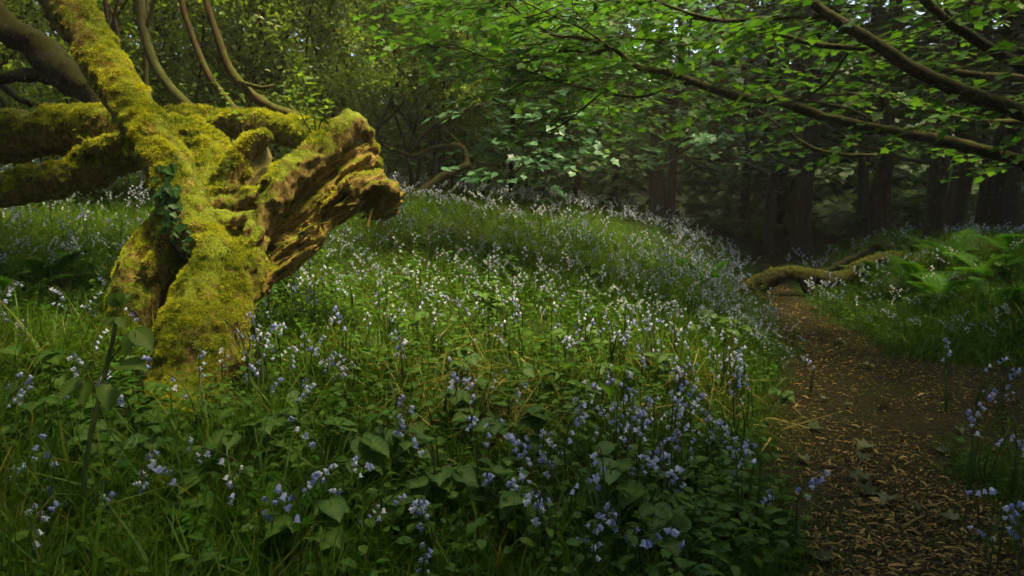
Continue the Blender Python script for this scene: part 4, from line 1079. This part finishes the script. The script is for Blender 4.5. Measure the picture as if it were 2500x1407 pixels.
ok = (bare(x, y) < 0.25) & (r.random(len(x)) < dens) & clear_of_logs(x, y, 0.02)
x, y = np.concatenate([x[ok], cl[:, 0]]), np.concatenate([y[ok], cl[:, 1]]); base = G3(x, y); top = base + [0, 0, 0.27]
u, v, dep = project(top)
seen = (u > -20) & (u < 2520) & (v < 1440) & (v > 300)
order = np.argsort(np.where(seen, dep, 1e3)); bb_near = order[:300]; rest = order[300:]; bb_base = base
stems, bellsA = Acc(), Acc()
fk = r.integers(0, 10, len(rest)); az = r.uniform(0, 6.28, len(rest)); sc = r.uniform(0.8, 1.2, len(rest)); tn = np.clip(0.5 + 0.3 * noise2(x[rest], y[rest], 0.6, 63) + r.normal(0, 0.22, len(rest)), 0, 1)
Z = np.zeros(len(rest)); Ra = np.stack([np.stack([np.cos(az), -np.sin(az), Z], -1), np.stack([np.sin(az), np.cos(az), Z], -1), np.stack([Z, Z, Z + 1], -1)], 1)
far = y[rest] > 5.2
for k, (st, bells) in enumerate(FORMS):
    w = 0.003; Vs = np.vstack([st[::2] + [0, -w, 0], st[::2] + [0, w, 0]]); m_ = len(st[::2])
    Fs = np.array([t for i in range(m_ - 1) for t in ((i, m_ + i, m_ + i + 1), (i, m_ + i + 1, i + 1))])
    sel = fk == k
    stems.inst((Vs, Fs), base[rest][sel], Ra[sel], sc[sel], r.random(sel.sum()) * 0.6)
    for lod, T in ((~far, T_bm), (far, T_bl)):
        s2 = sel & lod
        for p, Rk, bs in bells:
            pos = base[rest][s2] + np.einsum('nij,j->ni', Ra[s2], p) * sc[s2][:, None]
            bellsA.inst(T, pos, Ra[s2] @ Rk, sc[s2] * bs * np.clip(y[rest][s2] / 6.5, 1.0, 1.35), np.clip(tn[s2] + r.normal(0, 0.12, s2.sum()), 0, 1))
meadow = empty("bluebell_meadow", (0, 6, 0), "carpet of pale bluebells covering the slope up to the crest"); meadow["kind"] = "stuff"
bellsA.build("bells", M_bells, meadow, (0, 6, 0), False)["kind"] = "stuff"
stems.build("stems", M_grass, meadow, (0, 6, 0), False)["kind"] = "stuff"

# flattened straw-coloured leaves in the open patches
straw = Acc(); T_flat = blade(3, 0.03, 1.6)
for px, py, n_, sx, sy in [(1130, 990, 260, .30, .30), (1040, 1060, 160, .25, .2), (1240, 1080, 120, .15, .25), (1690, 980, 150, .2, .22)]:
    bx, by = at_row(px, py); xx, yy = bx + r.normal(0, sx, n_), by + r.normal(0, sy, n_)
    Rf = upright(n_, r, 0.9); Ls = r.uniform(0.10, 0.22, n_)
    straw.inst(T_flat, G3(xx, yy, 0.03 + r.uniform(0, 0.05, n_)), Rf, np.stack([Ls, Ls, Ls * 0.35], -1), np.clip(r.beta(2, 2, n_), 0, 1))
tag(straw.build("dead_grass", M_straw, None, None, False), "flattened yellow dead leaf blades in the open patches", None, None, "stuff")

# brambles ----------------------------------------------------------
ME_br = mesh_np("bramble_leaf", *ovate(15, 0.40, 0.24, 0.02, 0.06), veins(15), True); ME_br.materials.append(M_vein)
def bramble(bx, by, h, n_leaf, leaf, label, seed, group, arch=0.5):
    r = np.random.default_rng(seed); base = np.array([bx, by, float(ground(bx, by))])
    root = empty("bramble", base, label, "bramble", group)
    ncane = 1 + int(n_leaf > 9)
    for c in range(ncane):
        az = r.uniform(0, 6.28); t = np.linspace(0, 1, 6)
        q = np.column_stack([np.cos(az) * arch * h * t**1.5, np.sin(az) * arch * h * t**1.5, h * (t - 0.35 * t**3), np.linspace(0.0038, 0.0018, 6)])
        q = spline(q, 0.03); acc = Acc(); tube(acc, q, 5, 0.5)
        nl = n_leaf // ncane
        for k in range(0, nl, 3):
            j = int((0.35 + 0.65 * (k + 1.5) / nl) * (len(q) - 1)); j = min(j, len(q) - 1); a2 = az + k * 0.8 + r.normal(0, 0.5) + (math.pi * 0.6 if (k // 3) % 2 else -math.pi * 0.6)
            pet = leaf * r.uniform(0.6, 1.1); d = np.array([math.cos(a2), math.sin(a2), r.uniform(0.1, 0.6)]); e = q[j, :3] + unit(d) * pet
            tube(acc, np.array([list(q[j, :3]) + [0.0015], list(e) + [0.0011]]), 3, 0.5, cap=False)
            for m, da in enumerate((0.0, 1.1, -1.1)):
                if k + m >= nl: break
                dd = np.array([math.cos(a2 + da), math.sin(a2 + da), r.normal(-0.15, 0.22)])
                Rk = frames(dd, np.array([r.normal(0, .22), r.normal(-0.12, .22), 1.0])); sc = leaf * (1.15 if m == 0 else 0.9) * r.uniform(0.85, 1.15)
                M = np.eye(4); M[:3, :3] = Rk * sc; M[:3, 3] = e; link("leaf", ME_br, root, None, Matrix(M.tolist()))
        acc.build("cane", M_stem, root)
    return root
br_spots = [
    (90, 1010, 0.30, 15, 0.075, "bramble with drooping leaves left of the tall shoot"), (420, 1110, 0.24, 12, 0.07, "bramble just below the mossy root foot"),
    (600, 1180, 0.26, 15, 0.075, "bramble with broad leaves right below the mossy root"), (240, 1250, 0.22, 9, 0.07, "bramble in the dark lower left behind the bluebells"),
    (820, 1260, 0.30, 12, 0.085, "bramble with one large olive leaf left of bottom centre"), (960, 1120, 0.2, 9, 0.06, "small bramble at the edge of the yellow sunlit patch"),
    (1180, 1080, 0.30, 18, 0.075, "leafy bramble in the sunlit middle of the meadow"), (1290, 1150, 0.32, 18, 0.08, "dark-leaved bramble right of the yellow sunlit patch"),
    (1100, 1390, 0.26, 12, 0.075, "bramble with folded leaf at bottom centre"), (1440, 1060, 0.28, 15, 0.075, "bramble among bluebells right of the meadow middle"),
    (1530, 1020, 0.30, 15, 0.07, "bramble behind the blue clump near the path"), (1350, 1370, 0.24, 12, 0.075, "bramble at the bottom edge right of centre"),
    (1560, 1390, 0.26, 15, 0.08, "broad-leaved bramble in the dark at lower right of centre"), (1700, 1230, 0.2, 9, 0.06, "small bramble at the grassy edge of the path"),
    (1760, 870, 0.32, 18, 0.075, "bushy bramble on the left side of the path bend"), (1690, 840, 0.28, 15, 0.07, "bramble behind the bushy one by the path bend"),
    (1180, 800, 0.26, 15, 0.07, "bramble halfway up the bluebell slope"), (1010, 850, 0.24, 12, 0.065, "bramble in the shade right of the hollow butt"),
    (900, 960, 0.24, 12, 0.065, "low bramble in the dark grass right of the root"), (1400, 880, 0.24, 12, 0.065, "bramble low on the right part of the slope"),
    (720, 1390, 0.22, 12, 0.07, "bramble at the bottom edge left of centre"), (30, 1150, 0.26, 12, 0.07, "bramble cut by the left edge"),
    (2230, 640, 0.45, 21, 0.10, "tall bramble on top of the right bank"), (2330, 700, 0.4, 18, 0.10, "bramble among ferns on the right bank"),
    (2120, 720, 0.35, 15, 0.09, "bramble at the front of the right bank by the arched root"), (2450, 720, 0.4, 18, 0.09, "bramble on the bank at the right edge"),
    (2280, 780, 0.3, 15, 0.08, "low bramble at the foot of the right bank"), (1240, 700, 0.3, 15, 0.08, "bramble high on the middle of the bluebell slope"),
    (1450, 720, 0.3, 15, 0.08, "bramble high on the slope toward the path"), (1080, 640, 0.3, 12, 0.085, "bramble on the slope beyond the hollow butt"),
    (330, 1240, 0.24, 12, 0.075, "bramble under the tall shoot in the dark grass"), (520, 1300, 0.24, 12, 0.075, "bramble with flat leaves below the root foot"), (900, 1210, 0.24, 12, 0.08, "bramble left of the yellow patch with wide leaves"),
    (1010, 1290, 0.24, 12, 0.075, "bramble below the yellow sunlit patch"), (1250, 1330, 0.24, 12, 0.08, "bramble among blue spikes at bottom centre"), (1480, 1270, 0.26, 15, 0.075, "bramble left of the blue clump by the path"),
    (1650, 1370, 0.24, 12, 0.075, "bramble at the bottom beside the path verge"), (690, 1120, 0.24, 12, 0.07, "bramble among lilac spikes right of the root"), (150, 1190, 0.24, 12, 0.075, "bramble at left between fern and shoot"),
    (1330, 1000, 0.26, 15, 0.07, "bramble in the bright middle of the slope foot"), (1610, 960, 0.26, 15, 0.07, "bramble on the slope left of the path verge"), (1090, 960, 0.24, 12, 0.065, "bramble behind the yellow sunlit patch"),
    (380, 1040, 0.2, 9, 0.06, "small bramble at the left foot of the mossy root"), (1880, 1010, 0.16, 9, 0.05, "tiny bramble on the verge beside the path"),
]
for i, (px, py, h, nl, lf, lab) in enumerate(br_spots):
    bx, by = at_row(px, py); k_ = 1.25 if py > 1000 else 1.1; bramble(bx, by, h * 1.15, nl, lf * k_, lab, 600 + i, "brambles among the bluebells")

# the tall bramble shoot in front of the root
q = pix_line([(205, 1160, 1.72, 6.5), (222, 1060, 1.74, 6.5), (248, 950, 1.76, 6), (272, 850, 1.78, 5.5), (284, 780, 1.79, 5), (290, 735, 1.8, 4)], 0.02)
hb = q[0, :3].copy(); gz0 = float(ground(hb[0], hb[1])); q = np.vstack([[hb[0] - 0.02, hb[1], gz0 - 0.02, q[0, 3]], q])
hero = empty("bramble_shoot", q[0, :3], "tall hairy bramble shoot with fresh pale leaves standing before the mossy root", "bramble")
acc = Acc(); tube(acc, q, 8, 0.5, 0.06, 3); o0 = q[0, :3]
def hero_leaf(px, py, Y, dpx, dpy, dY, size, nrm, petiole=None):
    a, b2 = P(px, py, Y), P(px + dpx, py + dpy, Y + dY)
    M = np.eye(4); M[:3, :3] = frames(b2 - a, np.array(nrm, float)) * size; M[:3, 3] = a - o0
    link("leaf", ME_hero, hero, None, Matrix(M.tolist()))
    if petiole is not None:
        j = np.argmin(np.abs(project(q[:, :3])[1] - petiole)); tube(acc, np.array([list(q[j, :3]) + [0.003], list(a) + [0.002]]), 4, 0.5, cap=False)
hero_leaf(322, 812, 1.76, -20, 55, -0.05, 0.075, (-0.3, -1, 0.5), 880)
hero_leaf(330, 806, 1.76, 60, 60, -0.05, 0.095, (0.5, -0.8, 0.7), 880)
hero_leaf(292, 893, 1.74, 100, -12, -0.06, 0.11, (0.1, -0.35, 1.0), 930)
hero_leaf(200, 925, 1.74, -70, 45, -0.08, 0.095, (-0.2, -0.6, 0.9), 960)
hero_leaf(205, 900, 1.74, -20, -30, -0.12, 0.08, (0, -0.9, 0.6), 960)
hero_leaf(205, 930, 1.74, -10, 70, -0.05, 0.08, (0.2, -1, 0.4), 960)
hero_leaf(258, 940, 1.74, 10, 60, -0.05, 0.09, (0.8, -0.7, 0.3), 920)
for a in range(7):
    th = -1.2 + a * 0.4
    hero_leaf(289, 745, 1.79 + 0.01 * (a % 3), 60 * math.sin(th), -55 * math.cos(th) - 10, 0.03 * (a % 3 - 1), 0.042 + 0.012 * (a % 2), (0.3 * math.sin(th), -1, 0.35))
hero_leaf(280, 775, 1.78, -40, 25, -0.04, 0.05, (-0.3, -0.7, 0.8), 780); hero_leaf(290, 775, 1.78, 25, 40, -0.04, 0.05, (0.5, -0.8, 0.6), 780)
acc.build("cane", M_shootcane, hero, o0)

# ferns -------------------------------------------------------------
def frond_mesh(seed, n=15):
    r = np.random.default_rng(seed); acc = Acc()
    t = np.linspace(0, 1, 8); q = np.column_stack([0 * t, t * (1 - 0.1 * t), 0.45 * t - 0.5 * t**2, np.linspace(0.008, 0.002, 8)])
    tube(acc, q, 4, 0.5, cap=False)
    P0, D0, N0, S0 = [], [], [], []
    for k in range(n):
        u = 0.12 + 0.88 * k / n; c = np.array([np.interp(u, t, q[:, i]) for i in range(3)]); ln = 0.34 * math.sin(math.pi * min(1, (u * 0.85 + 0.12)))**0.8 * (1 - 0.25 * u)
        for sgn in (-1, 1):
            ax = unit(np.array([sgn, 0.35, -0.12 + r.normal(0, .05)]))
            for m in range(7):
                w = (m + 0.5) / 7
                for s2 in (-1, 1):
                    P0.append(c + ax * ln * w); D0.append(unit(np.array([s2 * -ax[1] * sgn * 0 + 0.45 * ax[0], s2 * 0.9 + 0.2, -0.1]))); N0.append([r.normal(0, .2), r.normal(0, .2), 1]); S0.append(0.075 * (1 - w * 0.75) * (ln / 0.3 + 0.25))
    acc.inst((T_dia[0] * [1.0, 1, 1], T_dia[1]), np.array(P0), frames(np.array(D0), np.array(N0)), np.array(S0), 0.5)
    m = mesh_np("fern_frond", np.vstack(acc.v), np.vstack(acc.f), None, False); m.materials.append(M_fern); return m
FR = [frond_mesh(700 + k) for k in range(3)]
def fern(px, py, size, n, label, seed, tilt=0.6):
    r = np.random.default_rng(seed); bx, by = at_row(px, py); e = empty("fern", (bx, by, float(ground(bx, by))), label, "fern", "ferns in the undergrowth")
    for k in range(n):
        M = Matrix.Rotation(k * 6.28 / n + float(r.normal(0, 0.3)), 4, 'Z') @ Matrix.Rotation(tilt + float(r.normal(0, 0.15)), 4, 'X') @ Matrix.Scale(size * float(r.uniform(0.75, 1.15)), 4)
        link("frond", FR[k % 3], e, None, M)
fern_spots = [
        (2130, 690, 0.5, 6, "broad fern behind the arched root on the right bank"), (2240, 710, 0.55, 6, "fern in the middle of the right bank"), (2410, 690, 0.6, 7, "large fern near the right edge of the bank"),
        (2490, 640, 0.6, 6, "fern cut by the right edge on the bank"), (2330, 650, 0.55, 6, "fern below the thick dark trunk"), (1720, 700, 0.5, 4, "fern on the meadow side of the path bend"),
        (130, 1050, 0.30, 5, "fern at the left edge beside the drooping bramble"), (470, 1330, 0.30, 6, "fern in the dark below the mossy root"), (620, 1400, 0.30, 6, "fern at the bottom edge left of centre"),
        (110, 700, 0.40, 4, "upright fern under the low limb at the left"), (20, 760, 0.4, 5, "fern below the fallen trunk at the left edge"), (250, 1370, 0.26, 5, "fern in the lower left corner"),
        (2180, 640, 0.5, 6, "fern beside the rotting log on the bank"), (2300, 740, 0.5, 6, "fern low on the front of the right bank"), (2450, 760, 0.5, 6, "fern low on the bank near the right edge"), (2060, 620, 0.5, 5, "fern on the crest of the bank behind the arched root")]
for i, a in enumerate(fern_spots): fern(*a[:4], a[4], 720 + i)

# the 300 bluebells that show largest, each its own plant --------------
NUM = {3: "three", 4: "four", 5: "five", 6: "six", 7: "seven", 8: "eight", 9: "nine", 10: "ten"}
marks = [(at_row(a[0], a[1]), a[-1]) for a in br_spots] + [(at_row(a[0], a[1]), a[4]) for a in fern_spots] + [((P(215, 1100, 1.74)[0], 1.74), "tall hairy bramble shoot"), ((P(470, 900, 2.95)[0], 2.9), "foot of the mossy root")]
mk = np.array([m[0] for m in marks])
for i in bb_near:
    k = int(r.integers(0, 10)); st, bells = FORMS[k]
    dxy = bb_base[i][:2] - mk; j = int(np.argmin((dxy**2).sum(1))); d = dxy[j]
    side = ("left of" if d[0] < 0 else "right of") if abs(d[0]) > abs(d[1]) else ("in front of" if d[1] < 0 else "behind")
    if 0.5 < abs(d[0]) / (abs(d[1]) + 1e-6) < 2: side = ("front-" if d[1] < 0 else "rear-") + ("left of" if d[0] < 0 else "right of")
    sc = float(r.uniform(0.8, 1.25)); hh = st[:, 2].max() * sc
    size = "short" if hh < 0.235 else ("tall" if hh > 0.315 else "mid-height"); gap_ = "" if np.hypot(*d) < 0.28 else ("well " if np.hypot(*d) > 0.6 else "just ")
    lab = ("%s %s-belled bluebell %s%s the %s" % (size, NUM[len(bells)], gap_, side, marks[j][1])).split()
    e = empty("bluebell", bb_base[i], " ".join(lab[:16]), "bluebell", "bluebells near the " + marks[j][1])
    e.rotation_euler = (0, 0, float(r.uniform(0, 6.28))); e.scale = (sc, sc, sc)
    link("stem", FORM_MESH[k], e)
    for p, Rk, s2 in bells:
        M = np.eye(4); M[:3, :3] = Rk * s2; M[:3, 3] = p; link("bell", ME_bell, e, None, Matrix(M.tolist()))
    for m in range(2):
        M = Matrix.Rotation(float(r.uniform(0, 6.28)), 4, 'Z') @ Matrix.Rotation(float(r.uniform(0.2, 0.8)), 4, 'X') @ Matrix.Scale(float(r.uniform(0.2, 0.3)), 4)
        link("leaf", ME_strap, e, None, M)

# ------------------------------------------------------------------ path litter and fallen leaves
r = np.random.default_rng(21)
lit = Acc()
x, y = scatter(210000, 1.6, 20, r, 2)
ok = r.random(len(x)) < (bare(x, y) * 1.1 - 0.05) * np.clip(0.72 + 0.55 * noise2(x, y, 2.6, 71) + 0.3 * noise2(x, y, 7, 72), 0.12, 1)
x, y = x[ok], y[ok]; n = len(x)
T_chip = (np.array([[-0.11, 0, 0], [0.11, 0, 0], [0.14, 0.5, 0.12], [-0.10, 0.5, 0.12], [0.02, 1, 0.0]]), np.array([[0, 1, 2], [0, 2, 3], [3, 2, 4]]))
d = np.stack([r.normal(size=n), r.normal(size=n), r.normal(0, 0.2, n)], -1)
lit.inst(T_chip, G3(x, y, 0.012) + [0, 0, 0] + np.column_stack([np.zeros((n, 2)), r.uniform(0, 0.012, n)]), frames(d, np.stack([r.normal(0, .35, n), r.normal(0, .35, n), np.ones(n)], -1)), r.gamma(3, 0.0058, n) * np.clip(y / 5, 1, 2), np.clip(r.beta(1.6, 1.7, n), 0, 1))
tag(lit.build("leaf_litter", M_litter, None, None, False), "brown wood chips and dead leaf bits strewn over the path", None, None, "stuff")
ME_fl = mesh_np("fallen_leaf", T_syc[0] * [0.9, 1, 4.5], T_syc[1], None, False); ME_fl.materials.append(M_dead)
for i, (px, py, s, lab) in enumerate([
        (2090, 1185, 0.17, "largest pale lobed leaf flat on the path"), (2120, 1100, 0.13, "dark folded leaf above the largest pale leaf"), (2105, 1125, 0.11, "pale leaf tucked against the dark folded leaf"),
        (2000, 1055, 0.13, "pale leaf at the grassy left edge of the path"), (2150, 998, 0.10, "leaf in the middle of the path above the folded ones"), (2170, 1230, 0.12, "leaf just below right of the largest pale leaf"),
        (2100, 1215, 0.13, "dark narrow leaf under the largest pale leaf"), (2290, 1110, 0.10, "leaf toward the right side of the path"), (2335, 1285, 0.09, "small leaf low on the right of the path"),
        (2010, 985, 0.08, "small leaf on the left verge of the path"), (2340, 1060, 0.09, "leaf near the right verge of the path"), (2230, 1250, 0.07, "small pale leaf low in the path middle"),
        (2060, 850, 0.12, "leaf on the path bend"), (2130, 905, 0.12, "leaf beyond the middle of the path"), (1960, 1130, 0.09, "leaf half in the grass left of the path"),
        (2010, 1390, 0.12, "leaf at the bottom edge of the path"), (2080, 1000, 0.07, "small leaf near the path centre"), (1990, 760, 0.12, "far leaf just before the arched root")]):
    bx, by = at_row(px, py); rr = np.random.default_rng(800 + i)
    o = link("fallen_leaf", ME_fl, None)
    Rk = frames(np.array([rr.normal(), rr.normal(), 0.02]), np.array([rr.normal(0, .25), rr.normal(-0.1, .25), 1.0])) * s * 0.72
    M = np.eye(4); M[:3, :3] = Rk; M[:3, 3] = (bx, by, float(ground(bx, by)) + 0.032); o.matrix_basis = Matrix(M.tolist())
    tag(o, lab, "leaf", "fallen leaves on the path")
for px, py, dx, dy, lab in [(2200, 1310, 55, -30, "thin bare twig lying on the lower path"), (2000, 1355, 60, 2, "short pale stick at the bottom left of the path")]:
    a, b2 = np.array(at_row(px, py)), np.array(at_row(px + dx, py + dy)); acc = Acc(); z = float(ground(*a)) + 0.03
    o_ = np.array([a[0], a[1], z]); mid = (a + b2) / 2
    tube(acc, spline([[0, 0, 0, 0.006], [mid[0] - a[0] + 0.005, mid[1] - a[1], 0.008, 0.005], [b2[0] - a[0], b2[1] - a[1], 0.0, 0.003]], 0.01), 6, 0.5, 0.2, 2)
    o = acc.build("twig", M_bare); o.location = o_; tag(o, lab, "twig")

# ------------------------------------------------------------------ the air
lo, hi = (-95, -45, -1.2), (95, 95, 17.0)
V = np.array([[x, y, z] for x in (lo[0], hi[0]) for y in (lo[1], hi[1]) for z in (lo[2], hi[2])], float)
Fq = np.array([[0, 1, 3, 2], [4, 6, 7, 5], [0, 4, 5, 1], [2, 3, 7, 6], [0, 2, 6, 4], [1, 5, 7, 3]])
m_haze, nt, out = new_mat("hazy air")
pv = N(nt, "ShaderNodeVolumePrincipled"); pv.inputs["Color"].default_value = (0.98, 0.93, 0.78, 1); pv.inputs["Density"].default_value = 0.0030; pv.inputs["Anisotropy"].default_value = 0.3
L(nt, pv.outputs[0], out.inputs["Volume"])
tag(link("haze", mesh_np("haze", V, Fq, None, False), None, m_haze), "thin sunlit haze hanging in the wood", None, None, "stuff")
